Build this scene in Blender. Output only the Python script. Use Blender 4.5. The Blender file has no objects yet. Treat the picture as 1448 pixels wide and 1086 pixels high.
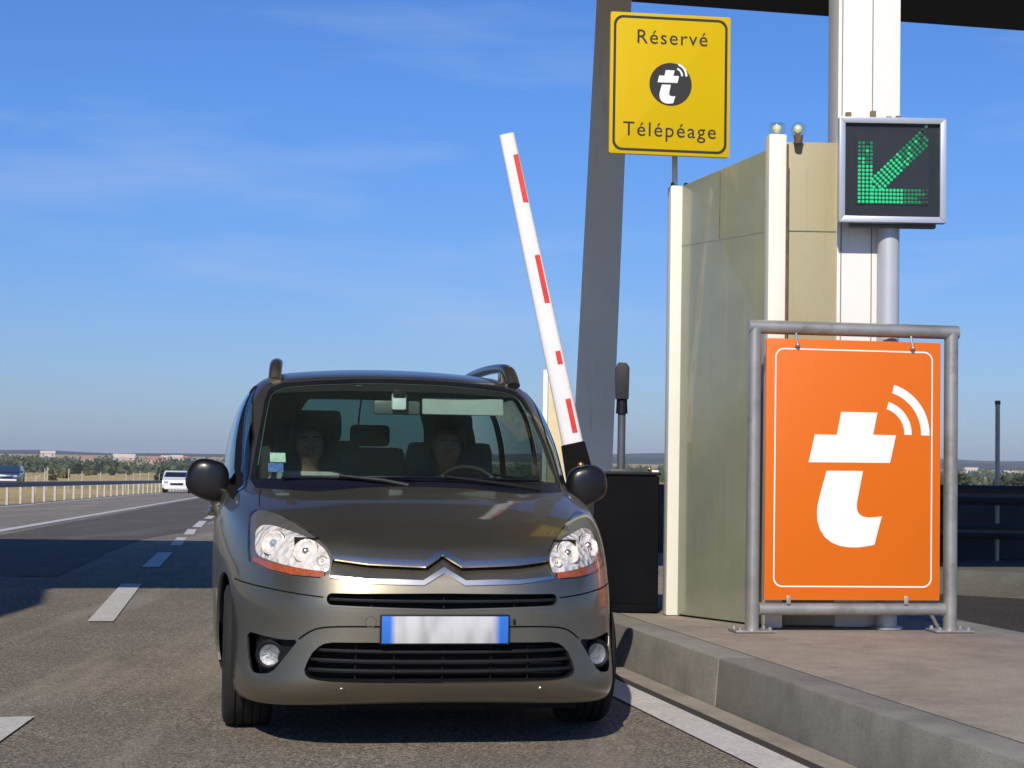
import bpy, bmesh, math, random
import numpy as np
from mathutils import Vector, Matrix, Quaternion
from mathutils.geometry import delaunay_2d_cdt
random.seed(7); rng = np.random.default_rng(7)
sc = bpy.context.scene
COL = sc.collection
R = math.radians

# ------------------------------------------------------------------ helpers
def link(o, parent=None):
    COL.objects.link(o)
    if parent is not None: o.parent = parent
    return o
def tag(o, label=None, cat=None, group=None, kind=None):
    if label: o['label'] = label
    if cat: o['category'] = cat
    if group: o['group'] = group
    if kind: o['kind'] = kind
    return o
def empty(name, loc=(0, 0, 0), rz=0.0):
    o = bpy.data.objects.new(name, None); o.location = loc; o.rotation_euler = (0, 0, rz)
    o.empty_display_size = .2
    return link(o)
def copy_tree(o, parent=None):
    c = o.copy(); COL.objects.link(c); c.parent = parent
    for ch in o.children: copy_tree(ch, c)
    return c
def mesh_obj(name, verts, faces, mat, parent=None, smooth=False, normals=None, uvs=None):
    me = bpy.data.meshes.new(name)
    me.from_pydata([tuple(map(float, v)) for v in verts], [], [tuple(int(i) for i in f) for f in faces])
    me.update()
    if mat is not None: me.materials.append(mat)
    if smooth:
        me.polygons.foreach_set('use_smooth', [True]*len(me.polygons))
    if normals is not None:
        me.normals_split_custom_set_from_vertices([tuple(map(float, n)) for n in normals])
    return link(bpy.data.objects.new(name, me), parent)

class MB:
    """collects shapes; build() links them as ONE mesh object. off = origin of the parent thing (world)"""
    def __init__(s, off=(0, 0, 0)): s.bm = bmesh.new(); s.off = Vector(off)
    def add(s, verts, faces):
        vs = [s.bm.verts.new(Vector(v)-s.off) for v in verts]
        for f in faces:
            try: s.bm.faces.new([vs[i] for i in f])
            except ValueError: pass
        return s
    def box(s, c, size, rz=0.0, M=None):
        x, y, z = [k/2 for k in size]
        pts = [Vector((a*x, b*y, d*z)) for a in (-1, 1) for b in (-1, 1) for d in (-1, 1)]
        m = M if M is not None else Matrix.Rotation(rz, 3, 'Z')
        return s.add([m @ p+Vector(c) for p in pts], [(0, 1, 3, 2), (4, 6, 7, 5), (0, 4, 5, 1), (2, 3, 7, 6), (0, 2, 6, 4), (1, 5, 7, 3)])
    def frustum(s, quad0, quad1):
        return s.add(list(quad0)+list(quad1), [(3, 2, 1, 0), (4, 5, 6, 7), (0, 1, 5, 4), (1, 2, 6, 5), (2, 3, 7, 6), (3, 0, 4, 7)])
    def tube(s, pts, r, n=12, caps=True, flat=1.0, up=None):
        pts = [Vector(p) for p in pts]; k = len(pts)
        rr = r if isinstance(r, (list, tuple)) else [r]*k
        vs, fs = [], []
        prev = None
        for i, p in enumerate(pts):
            t = (pts[min(i+1, k-1)]-pts[max(i-1, 0)]).normalized()
            a = (prev if prev is not None else (Vector(up) if up else (Vector((0, 0, 1)) if abs(t.z) < .9 else Vector((1, 0, 0)))))
            a = (a-t*a.dot(t)).normalized(); b = t.cross(a); prev = a
            for j in range(n):
                q = 2*math.pi*j/n
                vs.append(p+a*math.cos(q)*rr[i]*flat+b*math.sin(q)*rr[i])
        for i in range(k-1):
            for j in range(n):
                fs.append((i*n+j, i*n+(j+1) % n, (i+1)*n+(j+1) % n, (i+1)*n+j))
        if caps: fs.append(tuple(range(n))[::-1]); fs.append(tuple((k-1)*n+j for j in range(n)))
        return s.add(vs, fs)
    def cyl(s, p0, p1, r0, r1=None, n=24): return s.tube([p0, p1], [r0, r0 if r1 is None else r1], n)
    def lathe(s, prof, c, axis=(0, 0, 1), n=24):
        ax = Vector(axis).normalized(); a = ax.orthogonal().normalized(); b = ax.cross(a)
        vs, fs = [], []; k = len(prof)
        for (r, h) in prof:
            for j in range(n):
                q = 2*math.pi*j/n; vs.append(Vector(c)+ax*h+(a*math.cos(q)+b*math.sin(q))*r)
        for i in range(k-1):
            for j in range(n): fs.append((i*n+j, i*n+(j+1) % n, (i+1)*n+(j+1) % n, (i+1)*n+j))
        return s.add(vs, fs)
    def sphere(s, c, r, n=12, m=8, sc=(1, 1, 1), M=None):
        vs, fs = [], []
        for i in range(m+1):
            th = math.pi*i/m
            for j in range(n):
                q = 2*math.pi*j/n
                p = Vector((r*math.sin(th)*math.cos(q)*sc[0], r*math.sin(th)*math.sin(q)*sc[1], r*math.cos(th)*sc[2]))
                vs.append((M @ p if M is not None else p)+Vector(c))
        for i in range(m):
            for j in range(n): fs.append((i*n+j, (i+1)*n+j, (i+1)*n+(j+1) % n, i*n+(j+1) % n))
        return s.add(vs, fs)
    def prism(s, poly, O, U, W, d0, d1):
        """poly in the (U,W) plane at O, extruded along N=UxW from d0 to d1"""
        O, U, W = Vector(O), Vector(U), Vector(W); N = U.cross(W).normalized(); k = len(poly)
        vs = [O+U*a+W*b+N*d0 for a, b in poly]+[O+U*a+W*b+N*d1 for a, b in poly]
        return s.add(vs, [tuple(range(k))[::-1], tuple(range(k, 2*k))]+[(i, (i+1) % k, k+(i+1) % k, k+i) for i in range(k)])
    def build(s, name, mat, parent=None, smooth=False, bevel=0.0, seg=2, angle=40):
        bm = s.bm
        bmesh.ops.remove_doubles(bm, verts=bm.verts, dist=1e-5)
        bmesh.ops.recalc_face_normals(bm, faces=bm.faces)
        if bevel:
            es = [e for e in bm.edges if len(e.link_faces) == 2 and e.calc_face_angle(0) > R(30)]
            bmesh.ops.bevel(bm, geom=es, offset=bevel, segments=seg, affect='EDGES', profile=.6, clamp_overlap=True)
        me = bpy.data.meshes.new(name); bm.to_mesh(me); bm.free()
        if mat is not None: me.materials.append(mat)
        if smooth or bevel:
            me.polygons.foreach_set('use_smooth', [True]*len(me.polygons))
            me.set_sharp_from_angle(angle=R(angle))
        return link(bpy.data.objects.new(name, me), parent)

# ------------------------------------------------------------------ materials
def new_mat(name):
    m = bpy.data.materials.new(name); m.use_nodes = True
    nt = m.node_tree; b = nt.nodes['Principled BSDF']
    return m, nt, b
def N(nt, t, **kw):
    n = nt.nodes.new(t)
    for k, v in kw.items():
        if k in n.inputs: n.inputs[k].default_value = v
        else: setattr(n, k, v)
    return n
def noise(nt, scale, detail=4, rough=.6, stretch=None, coord='Object'):
    tc = N(nt, 'ShaderNodeTexCoord'); n = N(nt, 'ShaderNodeTexNoise'); n.inputs['Scale'].default_value = scale
    n.inputs['Detail'].default_value = detail; n.inputs['Roughness'].default_value = rough
    if stretch:
        mp = N(nt, 'ShaderNodeMapping'); mp.inputs['Scale'].default_value = stretch
        nt.links.new(tc.outputs[coord], mp.inputs[0]); nt.links.new(mp.outputs[0], n.inputs['Vector'])
    else: nt.links.new(tc.outputs[coord], n.inputs['Vector'])
    return n.outputs['Fac']
def ramp(nt, fac, stops):
    r = N(nt, 'ShaderNodeValToRGB'); cr = r.color_ramp
    while len(cr.elements) < len(stops): cr.elements.new(.5)
    for e, (p, c) in zip(cr.elements, stops):
        e.position = p; e.color = (c, c, c, 1) if not hasattr(c, '__len__') else (*c[:3], 1)
    nt.links.new(fac, r.inputs[0]); return r.outputs[0]
def mix(nt, fac, a, b, mode='MIX'):
    m = N(nt, 'ShaderNodeMix', data_type='RGBA', blend_type=mode)
    for s, v in ((0, fac), (6, a), (7, b)):
        if hasattr(v, 'is_linked'): nt.links.new(v, m.inputs[s])
        elif s == 0: m.inputs[0].default_value = v
        else: m.inputs[s].default_value = (*v[:3], 1)
    return m.outputs[2]
def bump(nt, b, h, strength=.3, dist=.01):
    n = N(nt, 'ShaderNodeBump'); n.inputs['Strength'].default_value = strength; n.inputs['Distance'].default_value = dist
    nt.links.new(h, n.inputs['Height']); nt.links.new(n.outputs[0], b.inputs['Normal'])
def simple(name, col, rough=.5, metal=0.0, var=.15, scale=6.0, coat=0.0, bmp=0.0, bscale=60, spec=.5, stretch=None, dirt=None):
    m, nt, b = new_mat(name)
    b.inputs['Roughness'].default_value = rough; b.inputs['Metallic'].default_value = metal
    b.inputs['Specular IOR Level'].default_value = spec
    if coat: b.inputs['Coat Weight'].default_value = coat; b.inputs['Coat Roughness'].default_value = .05
    f = noise(nt, scale, 6, .65, stretch)
    c = ramp(nt, f, [(.25, [k*(1-var) for k in col]), (.75, [min(1, k*(1+var)) for k in col])])
    if dirt:
        f2 = noise(nt, dirt[1], 8, .7, dirt[3] if len(dirt) > 3 else None)
        c = mix(nt, ramp(nt, f2, [(dirt[2], 0), (min(dirt[2]+.22, 1), 1)]), c, dirt[0])
    nt.links.new(c, b.inputs['Base Color'])
    if bmp: bump(nt, b, noise(nt, bscale, 5, .6), bmp, .004)
    return m
def emit(name, col, s):
    m, nt, b = new_mat(name); b.inputs['Base Color'].default_value = (*[c*.3 for c in col], 1)
    b.inputs['Emission Color'].default_value = (*col, 1); b.inputs['Emission Strength'].default_value = s; b.inputs['Roughness'].default_value = .25
    return m
def thin_glass(name, tint, rough=.0, ior=1.5, gloss=1.0):
    m = bpy.data.materials.new(name); m.use_nodes = True; nt = m.node_tree; nt.nodes.clear()
    out = N(nt, 'ShaderNodeOutputMaterial'); mx = N(nt, 'ShaderNodeMixShader'); tr = N(nt, 'ShaderNodeBsdfTransparent'); gl = N(nt, 'ShaderNodeBsdfGlossy')
    lw = N(nt, 'ShaderNodeLayerWeight'); lw.inputs['Blend'].default_value = .5; f0 = ((ior-1)/(ior+1))**2
    pw = N(nt, 'ShaderNodeMath', operation='POWER'); pw.inputs[1].default_value = 5; nt.links.new(lw.outputs['Facing'], pw.inputs[0])
    fr = N(nt, 'ShaderNodeMapRange'); fr.inputs['To Min'].default_value = f0; fr.inputs['To Max'].default_value = 1; nt.links.new(pw.outputs[0], fr.inputs['Value'])
    ml = N(nt, 'ShaderNodeMath', operation='MULTIPLY', use_clamp=True); ml.inputs[1].default_value = gloss
    tr.inputs[0].default_value = (*tint, 1); gl.inputs['Roughness'].default_value = rough
    nt.links.new(fr.outputs[0], ml.inputs[0]); nt.links.new(ml.outputs[0], mx.inputs[0])
    nt.links.new(tr.outputs[0], mx.inputs[1]); nt.links.new(gl.outputs[0], mx.inputs[2]); nt.links.new(mx.outputs[0], out.inputs[0])
    return m
# ---------- car body: one smooth analytic shell P(phi, v) ----------
# v, yf, zf, w, zs, yr, zr, p   (front centre depth/height, half width, side height, rear depth/height, corner squareness)
RINGS = np.array([
 [0,  .29, .192, .805, .160, 4.40, .22, 5.6],
 [1,  .15, .199, .858, .168, 4.46, .24, 5.6],
 [2,  .045,.245, .894, .232, 4.52, .30, 5.0],
 [3,  .008,.320, .914, .332, 4.55, .38, 4.3],
 [4,  .000,.460, .922, .470, 4.57, .50, 3.9],
 [5,  .000,.590, .926, .610, 4.58, .63, 3.75],
 [6,  .020,.690, .926, .740, 4.57, .76, 3.6],
 [7,  .055,.760, .924, .825, 4.56, .84, 3.5],
 [8,  .130,.830, .918, .910, 4.54, .92, 3.4],
 [9,  .330,.915, .910, .980, 4.52, .99, 3.35],
 [10, .660,1.005,.903,1.030, 4.50,1.04, 3.3],
 [11,1.000,1.078,.895,1.062, 4.48,1.08, 3.3],
 [12,1.090,1.108,.885,1.095, 4.46,1.11, 3.3],
 [13,1.400,1.305,.856,1.285, 4.40,1.30, 3.5],
 [14,1.720,1.490,.806,1.460, 4.28,1.47, 3.7],
 [15,1.900,1.580,.757,1.548, 4.18,1.56, 3.9],
 [16,2.060,1.642,.706,1.604, 4.08,1.62, 4.0],
 [17,2.300,1.676,.625,1.645, 3.98,1.64, 4.0],
 [18,2.600,1.700,.430,1.680, 3.80,1.67, 3.6],
 [19,3.050,1.712,.030,1.710, 3.20,1.710,2.5]])
def pchip_slopes(x, y):
    h = np.diff(x); d = np.diff(y, axis=0)/h[:, None]
    m = np.zeros_like(y); m[0] = d[0]; m[-1] = d[-1]
    a, b = d[:-1], d[1:]; ok = a*b > 0
    w1 = (2*h[1:]+h[:-1])[:, None]; w2 = (h[1:]+2*h[:-1])[:, None]
    with np.errstate(divide='ignore', invalid='ignore'):
        hm = (w1+w2)/(w1/a+w2/b)
    m[1:-1] = np.where(ok, hm, 0)
    return m
RX = RINGS[:, 0]; RY = RINGS[:, 1:]; RM = pchip_slopes(RX, RY)
YC = 2.45
def ring(v):
    v = np.clip(v, 0, RX[-1]-1e-6); i = np.clip(v.astype(int), 0, len(RX)-2)
    t = (v-RX[i])[..., None]
    y0, y1, m0, m1 = RY[i], RY[i+1], RM[i], RM[i+1]
    return (2*t**3-3*t**2+1)*y0+(t**3-2*t**2+t)*m0+(-2*t**3+3*t**2)*y1+(t**3-t**2)*m1
def P(phi, v):
    phi = np.asarray(phi, float); v = np.asarray(v, float)
    r = ring(v); yf, zf, w, zs, yr, zr, p = [r[..., k] for k in range(7)]
    s, c = np.sin(phi), np.cos(phi)
    rad = (np.abs(s)**p+np.abs(c)**p)**(-1/p)
    X = s*rad; Yn = c*rad
    yc = np.maximum(YC, yf+.02); yc = np.minimum(yc, yr-.02)
    y = np.where(c >= 0, yc-(yc-yf)*Yn, yc-(yr-yc)*Yn)
    k = np.abs(X)**2.2
    zc = np.where(c >= 0, zf, zr)
    return np.stack([w*X, y, zc+(zs-zc)*k], -1)
def PN(phi, v):
    e = 1e-3; du = P(phi+e, v)-P(phi-e, v); dv = P(phi, np.minimum(v+e*5, RX[-1]-1e-5))-P(phi, np.maximum(v-e*5, 0))
    n = np.cross(du, dv); n /= np.maximum(np.linalg.norm(n, axis=-1, keepdims=True), 1e-12)
    return n
CARX, CARY, YAW = -.258, 7.0951, .1735

def inv(pts, cols, plo, phi_, vlo, vhi):
    """surface parameters (phi,v) of points given by two of their coordinates"""
    pts = np.asarray(pts, float)
    g1, g2 = np.meshgrid(np.linspace(plo, phi_, 161), np.linspace(vlo, vhi, 201))
    T = P(g1, g2)[..., cols].reshape(-1, 2); G = np.stack([g1.ravel(), g2.ravel()], 1)
    a = np.empty_like(pts)
    for k in range(0, len(pts), 64):
        d = ((pts[k:k+64, None, :]-T[None])**2).sum(-1); a[k:k+64] = G[d.argmin(1)]
    for _ in range(15):
        q = P(a[:, 0], a[:, 1])[:, cols]; r = pts-q; e = 1e-4
        J0 = (P(a[:, 0]+e, a[:, 1])[:, cols]-q)/e; J1 = (P(a[:, 0], a[:, 1]+e)[:, cols]-q)/e
        det = J0[:, 0]*J1[:, 1]-J0[:, 1]*J1[:, 0]; det = np.where(np.abs(det) < 1e-9, 1e-9, det)
        d0 = (r[:, 0]*J1[:, 1]-r[:, 1]*J1[:, 0])/det; d1 = (J0[:, 0]*r[:, 1]-J0[:, 1]*r[:, 0])/det
        a[:, 0] += np.clip(d0, -.05, .05); a[:, 1] += np.clip(d1, -.2, .2)
        a[:, 0] = np.clip(a[:, 0], plo, phi_); a[:, 1] = np.clip(a[:, 1], vlo, vhi)
    return a
def resample(poly, step=.012, closed=True, rnd=0):
    p = [np.array(q, float) for q in poly]; out = []
    n = len(p) if closed else len(p)-1
    for i in range(n):
        a, b = p[i], p[(i+1) % len(p)]; k = max(1, int(np.linalg.norm(b-a)/step))
        out += [a+(b-a)*j/k for j in range(k)]
    if not closed: out.append(p[-1])
    return out
def chaikin(poly, it=2, closed=True):
    p = [np.array(q, float) for q in poly]
    for _ in range(it):
        o = []
        n = len(p)
        if not closed: o.append(p[0])
        for i in range(n if closed else n-1):
            a, b = p[i], p[(i+1) % n]; o += [a*.75+b*.25, a*.25+b*.75]
        if not closed: o.append(p[-1])
        p = o
    return p
def sym(half):   # half runs from x=0 outwards and back to x=0
    h = [tuple(q) for q in half]; return h+[(-x, z) for x, z in h[::-1] if abs(x) > 1e-9]
def mirr(poly): return [(-x, z) for x, z in poly][::-1]
XZ, YZ = [0, 2], [1, 2]
def fxz(poly, vhi=17.5): return inv(resample(poly), XZ, -1.45, 1.45, 0.0, vhi)
def fyz(poly, side, step=.02):
    a = inv(resample(poly, step), YZ, .75, 2.7, 0.02, 17.5)
    if side < 0: a[:, 0] *= -1; a = a[::-1]
    return a
def ribbon_xz(line, w=.005, vhi=12.4):
    l = [np.array(q, float) for q in resample(line, .012, False)]; L, Rr = [], []
    for i, p in enumerate(l):
        t = l[min(i+1, len(l)-1)]-l[max(i-1, 0)]; t /= np.linalg.norm(t)+1e-9; n = np.array([-t[1], t[0]])*w/2
        L.append(p+n); Rr.append(p-n)
    return inv(L+Rr[::-1], XZ, -1.45, 1.45, 0.0, vhi)
def ribbon_yz(line, side, w=.006):
    l = [np.array(q, float) for q in resample(line, .02, False)]; L, Rr = [], []
    for i, p in enumerate(l):
        t = l[min(i+1, len(l)-1)]-l[max(i-1, 0)]; t /= np.linalg.norm(t)+1e-9; n = np.array([-t[1], t[0]])*w/2
        L.append(p+n); Rr.append(p-n)
    a = inv(L+Rr[::-1], YZ, .75, 2.7, 0.02, 17.5)
    if side < 0: a[:, 0] *= -1
    return a

# --- front view outlines (x, z) of the right half, metres
HL = chaikin([(.786,.940),(.760,.972),(.72,.982),(.67,.972),(.615,.947),(.54,.902),(.487,.862),(.454,.818),(.453,.796),(.472,.712),(.61,.716),(.70,.727),(.768,.747),(.790,.760)], 1)
HLB = chaikin([(.770,.866),(.762,.908),(.712,.930),(.640,.914),(.566,.892),(.508,.866),(.464,.814),(.468,.752),(.490,.745),(.646,.761),(.746,.783),(.771,.798)], 2)
HLO = [(.771,.781),(.72,.768),(.61,.753),(.487,.744),(.491,.720),(.61,.723),(.707,.737),(.773,.762)]
CHU = [(0,.838),(.072,.786),(.21,.791),(.31,.796),(.452,.803),(.452,.788),(.31,.772),(.21,.768),(.075,.763),(0,.808)]
CHL = [(0,.763),(.088,.711),(.21,.715),(.31,.714),(.465,.727),(.467,.716),(.31,.697),(.21,.694),(.085,.691),(0,.739)]
def rrect(x, z0, z1, r, ze0=None, ze1=None):
    ze0 = z0 if ze0 is None else ze0; ze1 = z1 if ze1 is None else ze1
    a = [(0, z1), (x-r, ze1)]
    for k in range(1, 6):
        q = math.pi/2*(1-k/6); a.append((x-r+r*math.cos(q), ze1-r+r*math.sin(q)))
    for k in range(0, 6):
        q = -math.pi/2*k/6; a.append((x-r+r*math.cos(q), ze0+r+r*math.sin(q)))
    return a+[(x-r, ze0), (0, z0)]
UG = rrect(.484, .590, .667, .026, .602, .663)
UGI = rrect(.476, .597, .660, .022, .609, .656)
LG = [(0,.460),(.30,.462),(.45,.460),(.485,.453),(.505,.440),(.53,.415),(.550,.375),(.560,.345),(.556,.325),(.540,.312),(.50,.305),(.45,.301),(.3,.298),(0,.296)]
FOG = chaikin([(.786,.469),(.722,.463),(.645,.457),(.583,.464),(.612,.422),(.656,.36),(.688,.319),(.737,.306),(.768,.309),(.782,.384)], 1)
SMILE = chaikin([(.583,.465),(.545,.497),(.504,.516),(.427,.524),(.25,.526),(0,.527)], 2, False)
BSEAM = [(.84,.672),(.803,.667),(.676,.656),(.6,.648),(.49,.639)]
HOOD = [(0,.838),(.072,.786),(.21,.791),(.31,.796),(.452,.803),(.454,.818),(.487,.862),(.54,.902),(.615,.947),(.67,.972),(.72,.982),(.733,.984),(.727,1.03),(.718,1.050),(.6,1.055),(.48,1.05),(.36,1.06),(.26,1.07),(.1,1.076),(0,1.077)]
WS = [(0,1.077),(.1,1.076),(.26,1.07),(.36,1.06),(.48,1.05),(.6,1.055),(.740,1.058),(.764,1.10),(.756,1.15),(.736,1.25),(.712,1.37),(.688,1.49),(.670,1.545),(.644,1.577),(.585,1.598),(.42,1.613),(.2,1.626),(0,1.629)]
GL = [(0,1.118),(.3,1.117),(.55,1.112),(.738,1.104),(.751,1.12),(.739,1.18),(.718,1.29),(.694,1.41),(.676,1.49),(.660,1.538),(.636,1.566),(.58,1.586),(.42,1.602),(.2,1.615),(0,1.618)]
BUMP = [(0,.680),(.46,.660),(.49,.640),(.6,.648),(.676,.656),(.803,.667),(.86,.672),(.86,.40),(.86,.215),(.80,.196),(0,.195)]
# --- side view outlines (y, z)
def circ(cy, cz, r, z0=.23):
    o = []
    for k in range(49):
        q = math.pi*1.25-(math.pi*1.5)*k/48
        y, z = cy+r*math.cos(q), cz+r*math.sin(q)
        if z > z0: o.append((y, z))
    return o
WF, WR_, WZ, WRAD = .93, 3.66, .318, .318
QW = [(1.30,1.028),(1.46,1.095),(1.67,1.300),(1.93,1.456),(2.16,1.566),(2.085,1.510),(1.775,1.300),(1.645,1.195),(1.585,1.135),(1.39,1.050)]
FW = [(1.53,1.062),(1.72,1.150),(1.80,1.225),(2.15,1.530),(2.26,1.552),(2.62,1.558),(2.58,1.095),(1.7,1.070)]
RW = [(2.68,1.097),(3.50,1.115),(3.46,1.555),(2.71,1.557)]
TW = [(3.60,1.118),(4.02,1.140),(3.92,1.50),(3.56,1.552)]
FRAME = [(1.22,1.000),(1.60,1.040),(2.6,1.072),(3.55,1.092),(4.08,1.12),(4.05,1.20),(3.97,1.515),(3.6,1.578),(2.6,1.580),(2.28,1.582),(2.18,1.578),(1.92,1.456),(1.655,1.300),(1.44,1.090)]
regs = []   # (key, polygon in (phi, v)); later ones win
def reg(key, poly): regs.append((key, poly))
reg('hood', fxz(sym(HOOD), 12.3)); reg('bumper', fxz(sym(BUMP), 8))
reg('cowl', fxz(sym(WS))); reg('glass', fxz(sym(GL)))
reg('blind', np.array(resample([(-1.3, 15.0), (1.3, 15.0), (1.3, 15.93), (-1.3, 15.93)], .03)))
for sd in (1, -1):
    k = 'R' if sd > 0 else 'L'
    M_ = (lambda q: q) if sd > 0 else mirr
    reg('fdoor'+k, fyz([(1.45,1.035),(1.40,.9),(1.42,.62),(1.50,.30),(2.60,.30),(2.62,1.065)], sd))
    reg('rdoor'+k, fyz([(2.63,1.066),(2.61,.30),(3.24,.30),(3.30,.52),(3.50,.75),(3.55,1.09)], sd))
    reg('trim'+k, fyz(FRAME, sd))
    reg('quarter'+k, fyz(QW, sd)); reg('fglass'+k, fyz(FW, sd)); reg('rglass'+k, fyz(RW, sd)); reg('tglass'+k, fyz(TW, sd))
    for nm, cy in (('archF', WF), ('archR', WR_)):
        a = inv(circ(cy, WZ, .365), YZ, .75, 2.7, 0.02, 12)
        a = np.concatenate([[[a[0, 0], -.0]], a, [[a[-1, 0], -.0]]])
        if sd < 0: a[:, 0] *= -1
        reg(nm+k, a)
    reg('hl'+k, fxz(M_(HL), 11)); reg('hlb'+k, fxz(M_(HLB), 11)); reg('hlo'+k, fxz(M_(HLO), 11))
    reg('fog'+k, inv(resample(M_(FOG), .004), XZ, -1.45, 1.45, 0.0, 8))
    for ln in (BSEAM, SMILE, [(.733,.984),(.727,1.03),(.718,1.052)]):
        reg('gap%d' % len(regs), ribbon_xz(M_(ln), .006 if ln is not SMILE else .007))
    for ln in ([(1.45,1.035),(1.40,.9),(1.42,.62),(1.50,.30),(2.60,.30),(2.62,1.068)], [(2.62,.30),(3.24,.30),(3.30,.52),(3.50,.75),(3.55,1.09)]):
        reg('gap%d' % len(regs), ribbon_yz(ln, sd))
for sd in (1, -1):
    q_ = [(sd*2.62, 12.6), (sd*3.135, 12.6), (sd*3.135, 15.6), (sd*2.70, 15.6)]
    reg('rear', np.array(resample(q_, .05)))
SLOT = CHL[:5]+[(.465,.727),(.452,.788)]+CHU[6:]
reg('slot', fxz(sym([CHL[0]]+CHL[1:5]+CHU[5:]), 10))
reg('ug', fxz(sym(UG), 8)); reg('ugi', fxz(sym(UGI), 8)); reg('lg', fxz(sym(LG), 8))
reg('chu', fxz(sym(CHU), 10)); reg('chl', fxz(sym(CHL), 10))
PRI = {k: i for i, k in enumerate(['blind','hood','bumper','cowl','glass','fdoorL','fdoorR','rdoorL','rdoorR','trimL','trimR','quarterL','quarterR','fglassL','fglassR','rglassL','rglassR','tglassL','tglassR','rear','gap','hlL','hlR','hlbL','hlbR','hloL','hloR','fogL','fogR','slot','ug','ugi','lg','chu','chl','archFL','archFR','archRL','archRR'])}
SA, SB = 2.0, .35
VMAX = 18.995
pts, faces_in, keys = [], [], []
def addpoly(poly):
    q = np.array(poly); q2 = np.roll(q, -1, 0)
    if (q[:, 0]*q2[:, 1]-q2[:, 0]*q[:, 1]).sum() < 0: poly = list(poly)[::-1]
    i0 = len(pts); pts.extend([(p[0]*SA, p[1]*SB) for p in poly]); faces_in.append(list(range(i0, len(pts))))
# domain rectangle
nb = 240
rect = [(-math.pi+2*math.pi*i/nb, 0.) for i in range(nb+1)]+[(math.pi, VMAX*j/60) for j in range(1, 61)]+[(math.pi-2*math.pi*i/nb, VMAX) for i in range(1, nb+1)]+[(-math.pi, VMAX*(1-j/60)) for j in range(1, 60)]
addpoly(rect); keys.append('body')
for k, p in regs: addpoly(p); keys.append(k)
for i in range(1, nb):
    ph = -math.pi+2*math.pi*i/nb
    fr = abs(ph) < 1.2
    for j in range(1, 105 if fr else 70):
        pts.append((ph*SA, (VMAX*j/(105 if fr else 70)+(.06 if i % 2 else -.02))*SB))
V2, E2, F2, ov, oe, of = delaunay_2d_cdt([Vector(p) for p in pts], [], faces_in, 0, 1e-5)
UVp = np.array([(v[0]/SA, v[1]/SB) for v in V2]); SP = P(UVp[:, 0], UVp[:, 1]); SN = PN(UVp[:, 0], UVp[:, 1])
lab = []
for f, o in zip(F2, of):
    if not o: lab.append(None); continue
    best, bp = 'body', -1
    inb = any(keys[q] == 'blind' for q in o)
    for q in o:
        kk = keys[q]; pk = 'gap' if kk.startswith('gap') else kk
        if kk != 'body' and PRI[pk] > bp: best, bp = kk, PRI[pk]
    if best == 'blind': best = 'body'
    if best == 'glass' and inb: best = 'glassb'
    lab.append(best)
byl = {}
for f, l in zip(F2, lab):
    if l is not None: byl.setdefault(l, []).append(f)
def surf(name, labs, mat, parent, off=0.0, wall=None, cap=None, flt=None, bottom=False):
    """mesh of the named regions, moved off metres along the normal; wall = depth of a rim going in (or a raised bar's side)"""
    fs = [f for l in labs for f in byl.get(l, []) if flt is None or flt(UVp[list(f)].mean(0))]
    idx = sorted({i for f in fs for i in f}); mp = {i: k for k, i in enumerate(idx)}
    vs = [SP[i]+SN[i]*off for i in idx]; ns = [SN[i] for i in idx]; out = [tuple(mp[i] for i in f) for f in fs]
    if wall:
        ed = {}
        for f in fs:
            for a, b in zip(f, f[1:]+f[:1]): ed[(a, b)] = 1
        for (a, b) in list(ed):
            if (b, a) in ed: continue
            k = len(vs); p, q = SP[a]+SN[a]*off, SP[b]+SN[b]*off; p2, q2 = p-SN[a]*wall, q-SN[b]*wall
            nn = np.cross(p2-p, q-p); nn = nn/max(np.linalg.norm(nn), 1e-9)
            if wall < 0: nn = -nn
            vs += [p, q, q2, p2]; ns += [nn]*4; out.append((k, k+3, k+2, k+1) if True else None)
        if bottom:
            k = len(vs); vs += [SP[i]+SN[i]*(off-wall) for i in idx]; ns += [SN[i] for i in idx]; out += [tuple(k+mp[i] for i in f) for f in fs]
    return mesh_obj(name, vs, out, mat, parent, True, ns)

# ------------------------------------------------------------------ car materials
def paint_mat(name, col):
    m, nt, b = new_mat(name)
    f = noise(nt, 900, 2, .5); c = ramp(nt, f, [(.3, [k*.8 for k in col]), (.7, [k*1.2 for k in col])])
    d = noise(nt, 3.0, 6, .7); c = mix(nt, ramp(nt, d, [(.55, 0), (.9, .25)]), c, (.15, .13, .10))
    nt.links.new(c, b.inputs['Base Color'])
    b.inputs['Metallic'].default_value = .92; b.inputs['Coat Weight'].default_value = .5; b.inputs['Coat Roughness'].default_value = .04
    nt.links.new(ramp(nt, d, [(.3, .38), (.8, .46)]), b.inputs['Roughness'])
    return m
PAINT = paint_mat('grey_brown_metallic_paint', (.262, .235, .175))
BLACKP = simple('black_plastic', (.008, .008, .009), .55, 0, .3, 20, bmp=.15, bscale=400, spec=.3)
BLACKG = simple('black_gloss', (.008, .008, .009), .12, 0, .2, 8, coat=.5)
FOGR = simple('fog_reflector', (.34, .34, .33), .3, .6, .5, 60, bmp=.8, bscale=120)
TRIMR = simple('window_rubber', (.010, .010, .012), .8, 0, .2, 20, spec=.08)
VOID = simple('deep_black', (.004, .004, .004), .9)
CHROME = simple('chrome', (.84, .76, .64), .27, 1.0, .05)
MIRRORB = simple('mirror_shell', (.009, .008, .008), .32, .1, .2, 10, coat=.2)
RUBBER = simple('tyre_rubber', (.014, .0135, .013), .85, 0, .3, 30, bmp=.3, bscale=200)
ALLOY = simple('alloy', (.42, .42, .42), .35, .9, .1)
SMOKE = simple('smoked_housing', (.19, .18, .16), .35, .3, .15, 12)
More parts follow.
